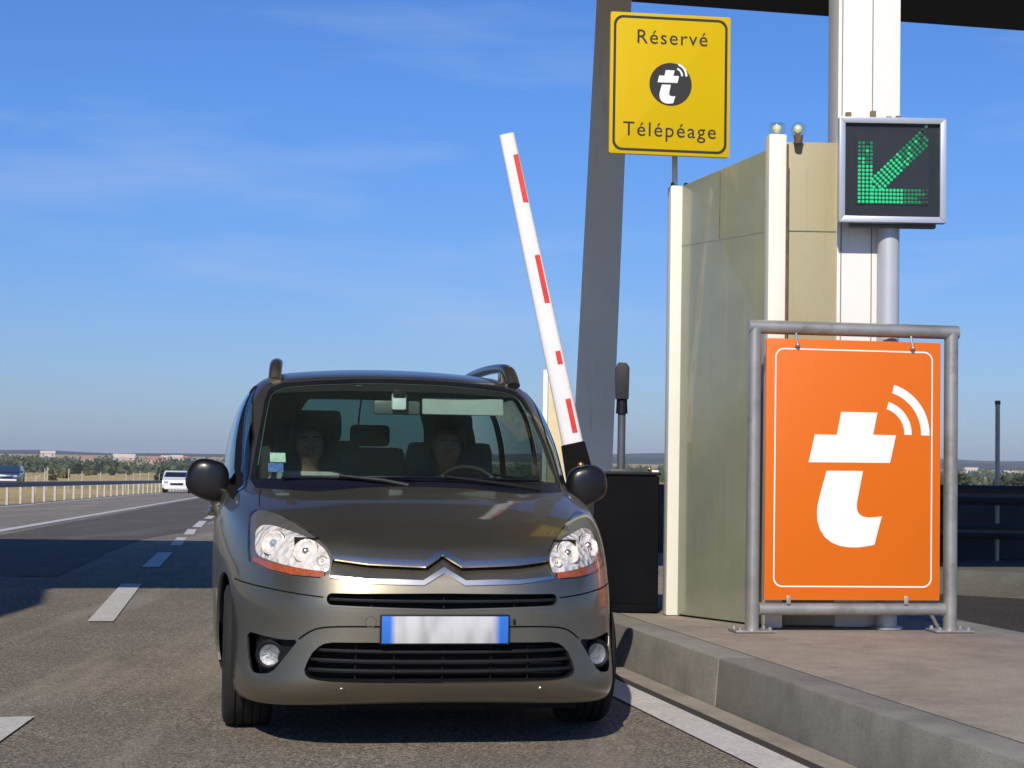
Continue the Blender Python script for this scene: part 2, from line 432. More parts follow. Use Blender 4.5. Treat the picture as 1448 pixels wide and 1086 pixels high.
ORANGE = simple('orange_lens', (.46, .10, .035), .3, 0, .45, 90, coat=.5, bmp=.6, bscale=160)
GLASS = thin_glass('windscreen_glass', (.72, .82, .77), 0, 1.5, .55)
SGLASS = thin_glass('side_glass', (.42, .52, .49), 0, 1.6, 1.5)
LENS = thin_glass('clear_lens', (.93, .94, .95), .0, 1.45)
FABRIC = simple('seat_fabric', (.045, .05, .052), .9, 0, .3, 60)
LINER = simple('roof_lining', (.20, .22, .20), .9)
DASH = simple('dash_plastic', (.018, .018, .020), .7, 0, .3, 30)
COWL = simple('cowl_plastic', (.006, .007, .016), .5, 0, .3, 20, spec=.35)
m, nt, b = new_mat('silver_reflector'); REFL = m
b.inputs['Base Color'].default_value = (.95, .88, .80, 1); b.inputs['Metallic'].default_value = .15; b.inputs['Roughness'].default_value = .22
vo = N(nt, 'ShaderNodeTexVoronoi'); vo.inputs['Scale'].default_value = 26; tc = N(nt, 'ShaderNodeTexCoord'); nt.links.new(tc.outputs['Object'], vo.inputs['Vector'])
bump(nt, b, vo.outputs['Distance'], .9, .02)

# ------------------------------------------------------------------ car assembly
car = empty('car', (CARX, CARY, 0), YAW)
tag(car, 'dark grey brown metallic people carrier with roof rails driving out under the raised barrier', 'car')
surf('body_shell', ['body'], PAINT, car, 0, .012)
surf('bonnet', ['hood'], PAINT, car, .001, .012)
surf('front_bumper', ['bumper'], PAINT, car, .0015, .014)
for k in 'LR':
    d = surf('door', ['fdoor'+k], PAINT, car, .001, .010); d2 = surf('door', ['rdoor'+k], PAINT, car, .001, .010)
    sd = 1 if k == 'R' else -1
    for dd, (y0, y1) in ((d, (2.32, 2.54)), (d2, (3.20, 3.42))):
        a = inv([(y0, .90), ((y0+y1)/2, .905), (y1, .91)], YZ, .75, 2.7, .02, 12); p = P(a[:, 0], a[:, 1]); p[:, 0] *= sd
        q = [p[0], p[0]+np.array([sd*.028, .02, 0]), p[1]+np.array([sd*.036, 0, 0]), p[2]+np.array([sd*.028, -.02, 0]), p[2]]
        MB().tube(q, .011, 10).build('door_handle', PAINT, dd, True)
    tr = surf('window_trim', ['trim'+k], TRIMR, car, .002, .01)
    for nm in ('quarter', 'fglass', 'rglass', 'tglass'):
        surf('side_window', [nm+k], SGLASS, car, .003)
surf('rear_window', ['rear'], thin_glass('rear_glass', (.11, .20, .185), 0, 1.5), car, .001)
surf('header_sun_block', ['glassb', 'cowl'], simple('header_shade_black', (.010, .011, .011), .9), car, -.026, None, flt=lambda c: c[1] > 14.9)  # added dark strip behind the glass top, keeps sun off the faces
for kk in sorted(k_ for k_ in byl if k_.startswith('gap')): surf('panel_gap', [kk], VOID, car, -.006)
surf('cabin_lining', ['body', 'cowl'], LINER, car, -.022, None, flt=lambda c: c[1] > 12.5)
surf('windscreen_surround', ['cowl'], COWL, car, -.004, .01)
gnt = GLASS.node_tree; go_ = [n for n in gnt.nodes if n.type == 'OUTPUT_MATERIAL'][0]; gm_ = go_.inputs[0].links[0].from_socket      # faint green diffuse film put in as the hazy veil on the glass
dfm = N(gnt, 'ShaderNodeBsdfDiffuse'); dfm.inputs[0].default_value = (.42, .55, .48, 1); mxd = N(gnt, 'ShaderNodeMixShader')
gnt.links.new(ramp(gnt, noise(gnt, 2.5, 5, .6), [(.3, .010), (.75, .026)]), mxd.inputs[0]); gnt.links.new(gm_, mxd.inputs[1]); gnt.links.new(dfm.outputs[0], mxd.inputs[2]); gnt.links.new(mxd.outputs[0], go_.inputs[0])
surf('windscreen', ['glass', 'glassb'], GLASS, car, -.003)
# chevrons
surf('chrome_chevron', ['chu'], CHROME, car, .006, .009); surf('chrome_chevron', ['chl'], CHROME, car, .006, .009)
# recessed slot between the two chrome bars, leaning back under the upper one
idx = sorted({i for f in byl['slot'] for i in f}); mp_i = {i: k for k, i in enumerate(idx)}; vs = []
for i in idx:
    x_ = abs(SP[i][0]); zl = np.interp(x_, [p[0] for p in CHL[:5]], [p[1] for p in CHL[:5]]); zu = np.interp(x_, [p[0] for p in CHU[5:][::-1]], [p[1] for p in CHU[5:][::-1]])
    t_ = min(1, max(0, (SP[i][2]-zl)/max(zu-zl, .01))); vs.append(SP[i]+np.array([0, .004+.036*t_, 0])*min(1, (.50-x_)/.08))
mesh_obj('grille_slot', vs, [tuple(mp_i[i] for i in f) for f in byl['slot']], PAINT, car, True)
# grilles
def sweep(mb, path, h, d):
    """flat bar following path, h high (z), d deep"""
    k = len(path); vs, fs = [], []
    for (p, n) in path:
        for a, b_ in ((0, -h/2), (0, h/2), (-d, h/2), (-d, -h/2)):
            vs.append(Vector(p)+Vector(n)*a+Vector((0, 0, b_)))
    for i in range(k-1):
        for j in range(4): fs.append((i*4+j, i*4+(j+1) % 4, (i+1)*4+(j+1) % 4, (i+1)*4+j))
    fs += [(0, 1, 2, 3), tuple((k-1)*4+j for j in (3, 2, 1, 0))]
    return mb.add(vs, fs)
def along(zf_, x0, x1, off, n=40):
    xs = np.linspace(x0, x1, n); a = inv([(x, zf_(x)) for x in xs], XZ, -1.3, 1.3, 0, 9); p = P(a[:, 0], a[:, 1]); nn = PN(a[:, 0], a[:, 1])
    return [(p[i]+nn[i]*off, nn[i]) for i in range(n)]
def grille(name, labs, z_list, halfw, off, nrib, zlo, zhi, dep):
    g = surf(name, labs, VOID, car, -dep)
    w = surf('grille_frame', labs, BLACKP, g, -.001, dep-.002)
    # keep only the rim: remove the flat face
    me = w.data; bm = bmesh.new(); bm.from_mesh(me)
    idx = sum(len(byl[l]) for l in labs); bm.faces.ensure_lookup_table()
    bmesh.ops.delete(bm, geom=[f for f in bm.faces[:idx]], context='FACES'); bm.to_mesh(me); bm.free()
    for z_, hw in zip(z_list, halfw):
        mb = MB(); sweep(mb, along(lambda x: z_+.006*(x/.5)**2, -hw, hw, off), .013, .03); mb.build('grille_slat', BLACKP, g, bevel=.003)
    for x in nrib:
        mb = MB(); q = along(lambda t: zlo, x-.001, x+.001, off-.022, 2)[0][0]; q2 = along(lambda t: zhi, x-.001, x+.001, off-.022, 2)[0][0]
        mb.tube([q, q2], .004, 6); mb.build('grille_rib', BLACKP, g)
    return g
ugf = surf('grille_rim', ['ug'], PAINT, car, .004, .012)
grille('upper_grille', ['ugi'], [.629], [.472], -.012, [-.30, 0, .30], .60, .655, .05)
grille('lower_grille', ['lg'], [.421, .381, .341], [.522, .542, .553], -.012, [-.36, -.2, 0, .2, .36], .30, .455, .07)
# number plate: white with blue ends, characters unreadable in the photograph
m, nt, b = new_mat('number_plate_face'); b.inputs['Roughness'].default_value = .35
tc = N(nt, 'ShaderNodeTexCoord'); sx = N(nt, 'ShaderNodeSeparateXYZ'); nt.links.new(tc.outputs['Object'], sx.inputs[0])
ab = N(nt, 'ShaderNodeMath', operation='ABSOLUTE'); nt.links.new(sx.outputs[0], ab.inputs[0])
fac = ramp(nt, ab.outputs[0], [(.200, 0), (.225, 1)]); blot = ramp(nt, noise(nt, 9, 2, .4, (1.6, 1, .5)), [(.36, (.40, .40, .40)), (.62, (.60, .60, .60))])
nt.links.new(mix(nt, fac, blot, (.03, .17, .62)), b.inputs['Base Color']); PLATE = m
pl = MB().box((0, -.0165, .516), (.532, .012, .122)).build('number_plate', BLACKP, car, bevel=.004)
MB().box((0, -.0245, .516), (.518, .004, .109)).build('plate_face', PLATE, pl, bevel=.0015)
# parking sensors and tow cap
for x, z in ((-.41, .267), (.41, .267)):
    q = along(lambda t: z, x-.001, x+.001, .002, 2)[0]
    MB().lathe([(0, .004), (.010, .004), (.013, 0)], q[0], q[1], 16).build('parking_sensor', PAINT, car, True)
q = along(lambda t: .545, -.301, -.299, .0015, 2)[0]
MB().lathe([(.020, .0), (.021, .0015), (.023, .0015), (.024, 0)], q[0], q[1], 24).build('tow_cap', PAINT, car, True)
q = along(lambda t: .545, .289, .291, .003, 2)[0]; MB().box(q[0], (.012, .012, .022)).build('washer_jet', BLACKP, car, bevel=.003)
FWD = Vector((0, -1, 0))
for k in 'LR':
    sd = 1 if k == 'R' else -1
    h = surf('headlight', ['hl'+k], SMOKE, car, -.014)
    w = surf('headlight_rim', ['hl'+k, 'hlb'+k, 'hlo'+k], BLACKG, h, -.0015, .016)
    me = w.data; bm = bmesh.new(); bm.from_mesh(me); bm.faces.ensure_lookup_table()
    n_ = sum(len(byl[l+k]) for l in ('hl', 'hlb', 'hlo')); bmesh.ops.delete(bm, geom=bm.faces[:n_], context='FACES'); bm.to_mesh(me); bm.free()
    surf('reflector', ['hlb'+k], REFL, h, -.016); surf('turn_signal', ['hlo'+k], ORANGE, h, -.006)
    surf('lens', ['hl'+k, 'hlb'+k, 'hlo'+k], LENS, h, .001)
    for (x, z, r_) in ((.692, .848, .052), (.562, .826, .050), (.497, .790, .022)):
        a = inv([(x, z)], XZ, 0, 1.3, 0, 11); p = P(a[:, 0], a[:, 1])[0]; n_ = PN(a[:, 0], a[:, 1])[0]; p[0] *= sd; n_[0] *= sd
        ax = (FWD*.55+Vector(n_)).normalized(); c = Vector(p)-Vector(n_)*.012
        MB().lathe([(r_, -.004), (r_*1.02, .004), (r_*.93, .006), (r_*.86, .0), (r_*.55, -.009), (r_*.34, -.011)], c, ax, 40).build('lamp_bowl', REFL, h, True)
        MB().sphere(c+ax*-.002, r_*.34, 20, 12, M=Matrix.Identity(3)).build('bulb', simple('bulb_glass', (.45, .55, .65), .05, .4, .05) if k == 'L' and r_ > .05 else CHROME, h, True)
        MB().lathe([(r_*1.0, .0), (r_*1.05, .007), (r_*1.10, 0)], c, ax, 40).build('lamp_ring', CHROME, h, True)
    f = surf('fog_lamp_pocket', ['fog'+k], BLACKP, car, -.040, -.040)
    a = inv([(.708, .390)], XZ, 0, 1.3, 0, 8); p = P(a[:, 0], a[:, 1])[0]; n_ = PN(a[:, 0], a[:, 1])[0]; p[0] *= sd; n_[0] *= sd
    ax = (FWD+Vector(n_)*.5).normalized(); c = Vector(p)-Vector(n_)*.018
    MB().lathe([(.060, -.02), (.062, .004), (.052, .012), (.045, .008), (.044, -.004)], c, ax, 40).build('fog_lamp_bezel', BLACKP, f, True)
    MB().lathe([(.044, .003), (.03, -.003), (.012, -.005), (0, -.005)], c, ax, 40).build('fog_lamp', FOGR, f, True)
    MB().lathe([(.045, .004), (.03, .008), (0, .010)], c, ax, 32).build('fog_lamp_glass', LENS, f, True)
    # wheels
    for cy in (WF, WR_):
        wh = empty('wheel', (sd*.766, cy, WZ)); wh.parent = car
        t = MB(); hw = .105
        prof = [(.205, -hw*.80), (.235, -hw), (.275, -hw*1.06), (.302, -hw*.98), (.315, -hw*.80)]
        for g in (-.055, -.020, .020, .055):
            prof += [(.3175, g-.010), (.3175, g-.005), (.310, g-.004), (.310, g+.004), (.3175, g+.005), (.3175, g+.010)]
        prof += [(.315, hw*.80), (.302, hw*.98), (.275, hw*1.06), (.235, hw), (.205, hw*.80)]
        t.lathe(prof, (0, 0, 0), (1, 0, 0), 64).build('tyre', RUBBER, wh, True, angle=50)
        rm = MB().lathe([(.207, -.085*sd), (.200, .02*sd), (.205, .075*sd), (.195, .085*sd), (.19, .06*sd)], (0, 0, 0), (1, 0, 0), 48)
        for q in range(7):
            an = 2*math.pi*q/7; Mx = Matrix.Rotation(an, 3, 'X'); rm.box(Mx @ Vector((.066*sd, 0, .115)), (.02, .045, .17), M=Mx)
        rm.lathe([(.0, .085*sd), (.045, .08*sd), (.055, .05*sd)], (0, 0, 0), (1, 0, 0), 24); rm.build('rim', ALLOY, wh, True)
        MB().cyl((-.02*sd, 0, 0), (.01*sd, 0, 0), .14, n=32).build('brake_disc', SMOKE, wh)
    # arch liner
    for cy in (WF, WR_):
        vs, fs = [], []
        for i in range(25):
            q = math.pi*1.12*(i/24)-.06*math.pi
            for x in (.60, .86): vs.append((sd*(x-.012), cy+.372*math.cos(q), WZ+.372*math.sin(q)))
        for i in range(24): fs.append((2*i, 2*i+1, 2*i+3, 2*i+2))
        mesh_obj('arch_liner', vs, fs, VOID, car)
    # door mirrors
    mc = Vector((sd*.965, 1.735, 1.088))
    vs, fs = [], []; nu, nv = 28, 20
    for i in range(nv+1):
        th = math.pi*i/nv
        for j in range(nu):
            q = 2*math.pi*j/nu
            cx_, cz_ = math.cos(q), math.sin(q); e = 3.4
            rr = (abs(cx_)**e+abs(cz_)**e)**(-1/e)*math.sin(th)**.55
            x = .108*rr*cx_; z = .104*rr*cz_; y = -.075*abs(math.cos(th))**.55 if th < math.pi/2 else -.03*math.cos(th)
            z *= 1-.22*(x*1.0/.107)*1.0 if z < 0 and x > 0 else 1
            z += .16*x-.9*max(0, x)**2*4*(1 if z > 0 else .2); y += .16*abs(x)*(1 if x > 0 else .2)
            vs.append(mc+Vector((sd*x, y, z)))
    for i in range(nv):
        for j in range(nu): fs.append((i*nu+j, i*nu+(j+1) % nu, (i+1)*nu+(j+1) % nu, (i+1)*nu+j))
    mi = MB().add(vs, fs).build('door_mirror', MIRRORB, car, True, angle=80)
    MB().tube([mc+Vector((-sd*.052, .005, -.072)), mc+Vector((-sd*.070, .0, -.130)), (sd*.882, 1.70, .905)], [.036, .032, .026], 14, flat=1.3).build('mirror_stalk', PAINT, mi, True)
    MB().tube([(sd*.885, 1.70, .940), (sd*.855, 1.72, .985), (sd*.835, 1.74, 1.01)], [.034, .036, .02], 12).build('mirror_foot', PAINT, mi, True)
    MB().sphere(mc+Vector((0, .036, -.004)), 1, 20, 8, sc=(.088, .004, .072)).build('mirror_glass', CHROME, mi, True)
    # roof rails
    path = [(.632, 2.05, 1.605), (.628, 2.10, 1.655), (.622, 2.17, 1.694), (.612, 2.30, 1.712), (.600, 2.7, 1.722), (.59, 3.2, 1.716), (.58, 3.6, 1.690), (.575, 3.78, 1.652), (.572, 3.86, 1.60)]
    MB().tube([(sd*a_, b_, c_) for a_, b_, c_ in chaikin(path, 2, False)], .034, 14, flat=.75).build('roof_rail', simple('rail_paint', (.10, .085, .07), .35, .7, .1, coat=.4) if sd > 0 else bpy.data.materials['rail_paint'] if 'rail_paint' in bpy.data.materials else PAINT, car, True)
    MB().box((sd*.615, 2.30, 1.670), (.045, .10, .09)).build('rail_foot', PAINT, car, bevel=.012)
    # wipers
wp = MB().tube([(-.62, 1.205, 1.112), (-.35, 1.105, 1.116), (-.02, 1.072, 1.122)], .008, 8).build('wiper', BLACKG, car, True)
MB().tube([(-.04, 1.02, 1.082), (-.16, 1.045, 1.105), (-.36, 1.095, 1.124)], [.014, .011, .007], 8).build('wiper_arm', BLACKP, wp, True)
wp = MB().tube([(-.06, 1.06, 1.122), (.25, 1.075, 1.119), (.60, 1.18, 1.114)], .008, 8).build('wiper', BLACKG, car, True)
MB().tube([(.60, 1.11, 1.068), (.42, 1.075, 1.095), (.14, 1.055, 1.126)], [.014, .011, .007], 8).build('wiper_arm', BLACKP, wp, True)
# underbody and cabin
MB().box((0, 2.35, .42), (1.16, 3.9, .44)).build('underbody', VOID, car)
MB().box((0, .55, .62), (1.2, .55, .50)).build('engine_block', VOID, car)
MB().box((0, 2.3, .175), (1.24, 4.0, .05)).build('underside_light_block', VOID, car)  # added plate that blocks light to deepen the shade under the car
dsh = MB().prism([(-.74, 1.80), (-.735, 1.52), (-.66, 1.40), (-.45, 1.22), (0, 1.17), (.45, 1.22), (.66, 1.40), (.735, 1.52), (.74, 1.80)][::-1], (0, 0, 0), (1, 0, 0), (0, 1, 0), .62, 1.072).build('dashboard', DASH, car, bevel=.02)
MB().box((.37, 1.66, 1.08), (.40, .22, .05)).build('instrument_hood', DASH, dsh, bevel=.02)
MB().box((0, 2.9, .63), (1.5, 2.6, .04)).build('cabin_floor', FABRIC, car)
for x in (-.37, .37):
    s_ = MB().box((x, 2.25, .74), (.50, .52, .16)).build('seat', FABRIC, car, bevel=.05)
    Mb = Matrix.Rotation(R(-16), 3, 'X')
    MB().box((x, 2.56, 1.02), (.48, .13, .58), M=Mb).build('backrest', FABRIC, s_, bevel=.05)
    MB().box((x, 2.66, 1.385), (.27, .09, .17), M=Mb).build('headrest', FABRIC, s_, bevel=.035)
for x in (-.45, 0, .45):
    s_ = MB().box((x, 3.10, .74), (.42, .46, .16)).build('seat', FABRIC, car, bevel=.05)
    MB().box((x, 3.40, 1.00), (.42, .12, .56), M=Matrix.Rotation(R(-14), 3, 'X')).build('backrest', FABRIC, s_, bevel=.05)
    MB().box((x, 3.47, 1.345), (.24, .08, .13)).build('headrest', FABRIC, s_, bevel=.03)
# steering wheel
ax = Vector((0, -math.cos(R(28)), math.sin(R(28)))); sw_c = Vector((.37, 1.88, 1.005)); a0 = Vector((1, 0, 0)); b0 = ax.cross(a0)
ring_ = [sw_c+a0*.185*math.cos(q)+b0*.185*math.sin(q) for q in [2*math.pi*i/40 for i in range(41)]]
sw = MB().tube(ring_, .016, 10, caps=False).build('steering_wheel', BLACKP, car, True)
MB().sphere(sw_c, .07, 16, 8, sc=(1.2, .5, .9)).tube([sw_c-a0*.18, sw_c+a0*.18], .018, 8).tube([sw_c, sw_c-b0*.18], .016, 8).build('steering_hub', BLACKP, sw, True)
MB().tube([sw_c, (.37, 1.68, .90)], .03, 10).build('steering_column', BLACKP, sw)
# rear view mirror, camera box, sun visors, stickers
GREYG = simple('pale_grey_plastic', (.42, .46, .44), .5)
rv = MB().box((0, 1.985, 1.475), (.245, .045, .075)).build('interior_mirror', simple('mirror_back', (.10, .11, .11), .4), car, bevel=.018)
MB().tube([(0, 1.98, 1.50), (0, 1.965, 1.575)], .013, 8).build('mirror_stem', BLACKP, rv)
MB().box((.005, 1.930, 1.505), (.075, .05, .09)).build('toll_badge', simple('badge_white', (.75, .80, .76), .4), rv, bevel=.012)
MB().box((.005, 1.925, 1.545), (.07, .05, .05)).build('sensor_box', BLACKP, rv, bevel=.012)
MB().box((-.02, 1.99, 1.572), (.40, .03, .03)).build('sensor_housing', simple('roof_console', (.22, .24, .23), .5), car, bevel=.01)
MB().box((.345, 1.955, 1.484), (.43, .018, .090), M=Matrix.Rotation(R(-12), 3, 'X')).build('sun_visor', simple('visor_fabric', (.36, .42, .38), .7), car, bevel=.008)
MB().box((-.345, 2.10, 1.57), (.43, .13, .016)).build('sun_visor', bpy.data.materials['visor_fabric'], car, bevel=.006)
def on_glass(x0, z0, x1, z1):
    a = inv([(x0, z0), (x1, z0), (x1, z1), (x0, z1)], XZ, -1.3, 1.3, 11, 17); return P(a[:, 0], a[:, 1])-PN(a[:, 0], a[:, 1])*.006
def sticker(name, quad, mat):
    q = [Vector(v) for v in quad]; n_ = (q[1]-q[0]).cross(q[3]-q[0]).normalized()*.001
    return MB().frustum([v-n_ for v in q], [v+n_ for v in q]).build(name, mat, car)
sticker('windscreen_sticker', on_glass(-.672, 1.186, -.600, 1.230), simple('green_sticker', (.55, .72, .60), .5, 0, .35, 40))
sticker('windscreen_sticker', on_glass(-.682, 1.138, -.612, 1.181), simple('blue_sticker', (.10, .19, .45), .5, 0, .6, 45))
# ================================================================== SETTING
LA = R(12.0); LB = Vector((math.cos(LA), math.sin(LA), 0)); LT = Vector((-math.sin(LA), math.cos(LA), 0))   # across / along the lane
def zp(Y):
    if Y < 22: return 0.0
    if Y < 200: return -(Y-22)*.012
    if Y < 800: return -2.136-(Y-200)*.008
    if Y < 1500: return -6.94+(Y-800)*.0065
    return -2.39+min((Y-1500)*.0022, 6)
def sheet(name, cols, mat, dz, kind='structure'):
    """cols: list of rows, every row a list of (x,y) from left to right"""
    vs, fs = [], []; n = len(cols[0])
    for row in cols: vs += [(x, y, zp(y)+dz) for x, y in row]
    for i in range(len(cols)-1):
        for j in range(n-1): fs.append((i*n+j, i*n+j+1, (i+1)*n+j+1, (i+1)*n+j))
    return tag(mesh_obj(name, vs, fs, mat), kind=kind)
# ---- materials
def asphalt(name, col, light, patch=(.5, .62)):
    m, nt, b = new_mat(name); b.inputs['Roughness'].default_value = .9; b.inputs['Specular IOR Level'].default_value = .25
    vo = N(nt, 'ShaderNodeTexVoronoi'); vo.inputs['Scale'].default_value = 105; tc = N(nt, 'ShaderNodeTexCoord'); nt.links.new(tc.outputs['Object'], vo.inputs['Vector'])
    st = ramp(nt, vo.outputs['Color'], [(.12, [k*.30 for k in col]), (.5, col), (.80, light), (.95, [k*1.5 for k in light])])
    f1 = noise(nt, 1.1, 8, .65); c = mix(nt, ramp(nt, f1, [(.35, 0), (.72, .55)]), st, [k*.62 for k in col])
    f2 = noise(nt, .45, 6, .7, (3, .35, 1)); c = mix(nt, ramp(nt, f2, [(patch[0], 0), (patch[1], .32)]), c, [k*1.28 for k in light])
    f3 = noise(nt, 240, 3, .6); c = mix(nt, ramp(nt, f3, [(.3, .45), (.6, 0)]), c, [k*.3 for k in col])
    vc = N(nt, 'ShaderNodeTexVoronoi', feature='DISTANCE_TO_EDGE'); vc.inputs['Scale'].default_value = .32; mpv = N(nt, 'ShaderNodeVectorMath', operation='ADD'); nzv = N(nt, 'ShaderNodeTexNoise'); nzv.inputs['Scale'].default_value = 2.2; nzv.inputs['Detail'].default_value = 6
    nt.links.new(tc.outputs['Object'], nzv.inputs['Vector']); nt.links.new(tc.outputs['Object'], mpv.inputs[0]); nt.links.new(nzv.outputs['Color'], mpv.inputs[1]); nt.links.new(mpv.outputs[0], vc.inputs['Vector'])
    ck = ramp(nt, vc.outputs['Distance'], [(.0, .55), (.006, 0)]); gm = N(nt, 'ShaderNodeMath', operation='MULTIPLY'); nt.links.new(ck, gm.inputs[0]); nt.links.new(ramp(nt, noise(nt, .5, 3, .5), [(.50, 0), (.58, 1)]), gm.inputs[1])
    c = mix(nt, gm.outputs[0], c, [k*.25 for k in col])
    f4 = noise(nt, 1.9, 5, .6); c = mix(nt, ramp(nt, f4, [(.66, 0), (.74, .45)]), c, [k*.35 for k in col])
    nt.links.new(c, b.inputs['Base Color'])
    ad = N(nt, 'ShaderNodeMath', operation='ADD'); nt.links.new(vo.outputs['Distance'], ad.inputs[0]); nt.links.new(f3, ad.inputs[1])
    bump(nt, b, ad.outputs[0], .75, .006)
    return m
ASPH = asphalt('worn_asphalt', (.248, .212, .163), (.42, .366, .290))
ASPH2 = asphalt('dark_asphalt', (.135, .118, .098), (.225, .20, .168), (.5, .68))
SHOULD = asphalt('shoulder_asphalt', (.30, .262, .215), (.40, .36, .30))
m, nt, b = new_mat('worn_white_paint'); WLINE = m; b.inputs['Roughness'].default_value = .8
c = mix(nt, ramp(nt, noise(nt, 55, 8, .75), [(.40, .55), (.56, 0)]), (.66, .64, .60), (.26, .24, .21))
c = mix(nt, ramp(nt, noise(nt, 3, 6, .7), [(.35, .35), (.65, 0)]), c, (.34, .31, .27)); nt.links.new(c, b.inputs['Base Color']); bump(nt, b, noise(nt, 160, 4, .6), .5, .004)
def concrete(name, col, stain, rough=.85, sc_=2.2, st=None):
    m, nt, b = new_mat(name); b.inputs['Roughness'].default_value = rough; b.inputs['Specular IOR Level'].default_value = .3
    c = ramp(nt, noise(nt, sc_, 10, .72, st), [(.28, [k*.62 for k in col]), (.5, col), (.74, [min(1, k*1.28) for k in col])])
    c = mix(nt, ramp(nt, noise(nt, .9, 8, .75), [(.48, 0), (.70, .65)]), c, stain)
    c = mix(nt, ramp(nt, noise(nt, 150, 5, .8), [(.36, .75), (.52, 0)]), c, [k*.40 for k in col])
    c = mix(nt, ramp(nt, noise(nt, 210, 3, .7), [(.60, 0), (.72, .6)]), c, [min(1, k*1.7) for k in col])
    c = mix(nt, ramp(nt, noise(nt, 3.4, 9, .8), [(.60, 0), (.68, .5)]), c, [k*.45 for k in col])
    nt.links.new(c, b.inputs['Base Color']); bump(nt, b, noise(nt, 90, 8, .7), .45, .004)
    return m
PAVE = concrete('island_concrete', (.325, .283, .230), (.215, .182, .146))
KERBM = concrete('kerb_concrete', (.262, .250, .218), (.185, .172, .145))
GUTT = concrete('gutter_concrete', (.33, .29, .235), (.20, .175, .14))
GROOVE = simple('dark_joint', (.035, .030, .026), .95)
m, nt, b = new_mat('dry_field'); FIELD = m; b.inputs['Roughness'].default_value = 1; b.inputs['Specular IOR Level'].default_value = .1
c = ramp(nt, noise(nt, .022, 8, .7, (1, .5, 1)), [(.32, (.17, .16, .05)), (.42, (.40, .30, .12)), (.58, (.66, .49, .22)), (.72, (.30, .25, .09))])
c = mix(nt, ramp(nt, noise(nt, .9, 8, .8), [(.35, .5), (.6, 0)]), c, (.06, .06, .025)); nt.links.new(c, b.inputs['Base Color'])
# ---- ground
ys = [-3000, -600, -120, -40, 0, 22, 30, 40, 55, 75, 100, 130, 165, 200, 260, 340, 450, 600, 800, 1000, 1250, 1500, 2000, 3000, 4200]
xs = [-2600, -900, -300, -120, -60, -30, 0, 30, 60, 120, 300, 900, 2600]
sheet('ground', [[(x*(1 if y < 900 else 1+y/2600), y) for x in xs] for y in ys], FIELD, -.07)
XL = lambda y: -9.45-.1085*y
SL = lambda y: -5.02-.1175*y
XR = lambda y: 26-.2*y if y < 60 else 14-.2*(y-60)*1.0
yr = [-60, -20, -5, 0, 5, 10, 15, 22, 30, 40, 52, 66, 82, 100, 125, 155, 200]
sheet('road', [[(XL(y)-.35, y), (SL(y), y), (SL(y)*.5+1, y), (3, y) if y < 40 else (SL(y)*.5+3+.02*y, y), (XR(y) if y < 100 else SL(y)+13+6, y)] for y in yr], ASPH, 0)
sheet('shoulder', [[(XL(y)-.2, y), (SL(y)-.02, y)] for y in yr], SHOULD, .004)
sheet('solid_edge_line', [[(SL(y)-.10, y), (SL(y)+.12, y)] for y in yr], WLINE, .008)
sheet('rail_edge_line', [[(XL(y)+.35, y), (XL(y)+.55, y)] for y in yr], WLINE, .008)
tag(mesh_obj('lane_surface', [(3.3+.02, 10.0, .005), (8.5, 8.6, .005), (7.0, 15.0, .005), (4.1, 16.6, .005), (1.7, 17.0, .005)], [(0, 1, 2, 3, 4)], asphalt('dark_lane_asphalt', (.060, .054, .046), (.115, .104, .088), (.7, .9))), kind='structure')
# older darker surfacing of the passing lane
sheet('lane_surface', [[(SL(y)+.35, y), (SL(y)+1.6, y), (SL(y)+2.6 if y < 30 else SL(y)+3.0, y)] for y in [17, 22, 26, 30, 36, 44, 54, 66, 82, 100, 125]], ASPH2, .004)
DASH_Q = [[(-2.13,4.7),(-1.93,4.72),(-2.15,7.96),(-2.36,7.9)],[(-3.02,12.5),(-2.84,12.53),(-3.42,16.22),(-3.60,16.18)],[(-3.93,18.61),(-3.75,18.65),(-4.17,21.52),(-4.34,21.49)],[(-4.61,23.57),(-4.45,23.61),(-4.95,26.65),(-5.11,26.75)],[(-5.27,28.09),(-5.11,28.13),(-5.60,31.1),(-5.77,31.15)],[(-5.90,32.28),(-5.74,32.34),(-6.45,37.0),(-6.61,36.98)],[(-6.86,38.92),(-6.70,38.97),(-7.22,42.8),(-7.38,42.77)],[(-7.62,45.0),(-7.46,45.0),(-8.05,49.5),(-8.21,49.5)],[(-8.4,52),(-8.24,52),(-8.9,57),(-9.06,57)]]
vs, fs = [], []
for q in DASH_Q:
    k = len(vs); vs += [(x, y, zp(y)+.008) for x, y in q]; fs.append((k, k+1, k+2, k+3))
tag(mesh_obj('dashed_lane_line', vs, fs, WLINE), kind='structure')
# ---- toll island: raised slab with kerb stones
KX = lambda y: 1.045+(8.70-y)*.222
K0 = Vector((KX(8.70), 8.70, 0)); KD = Vector((-.222, 1, 0)).normalized(); KN = Vector((KD.y, -KD.x, 0))      # along / towards the island
def kp(t, n, z=0): return K0+KD*t+KN*n+Vector((0, 0, z))
TA, TB, KH, KW, IW = -16.0, 13.2, .24, .22, 2.33
mb = MB().prism([(kp(t, n).x, kp(t, n).y) for t, n in ((TA, KW+.006), (TA, IW-KW-.006), (TB-.5, IW-KW-.006), (TB-.22, IW-.5), (TB-.22, .5), (TB-.5, KW+.006))], (0, 0, 0), (1, 0, 0), (0, 1, 0), -.02, KH-.003)
tag(mb.build('pavement', PAVE, bevel=.006), kind='structure')
mb = MB()
tj = [TA]+[0.0-3.6*k for k in range(4, 0, -1)]+[0.0]+[3.6*k for k in range(1, 4)]+[TB-.5]
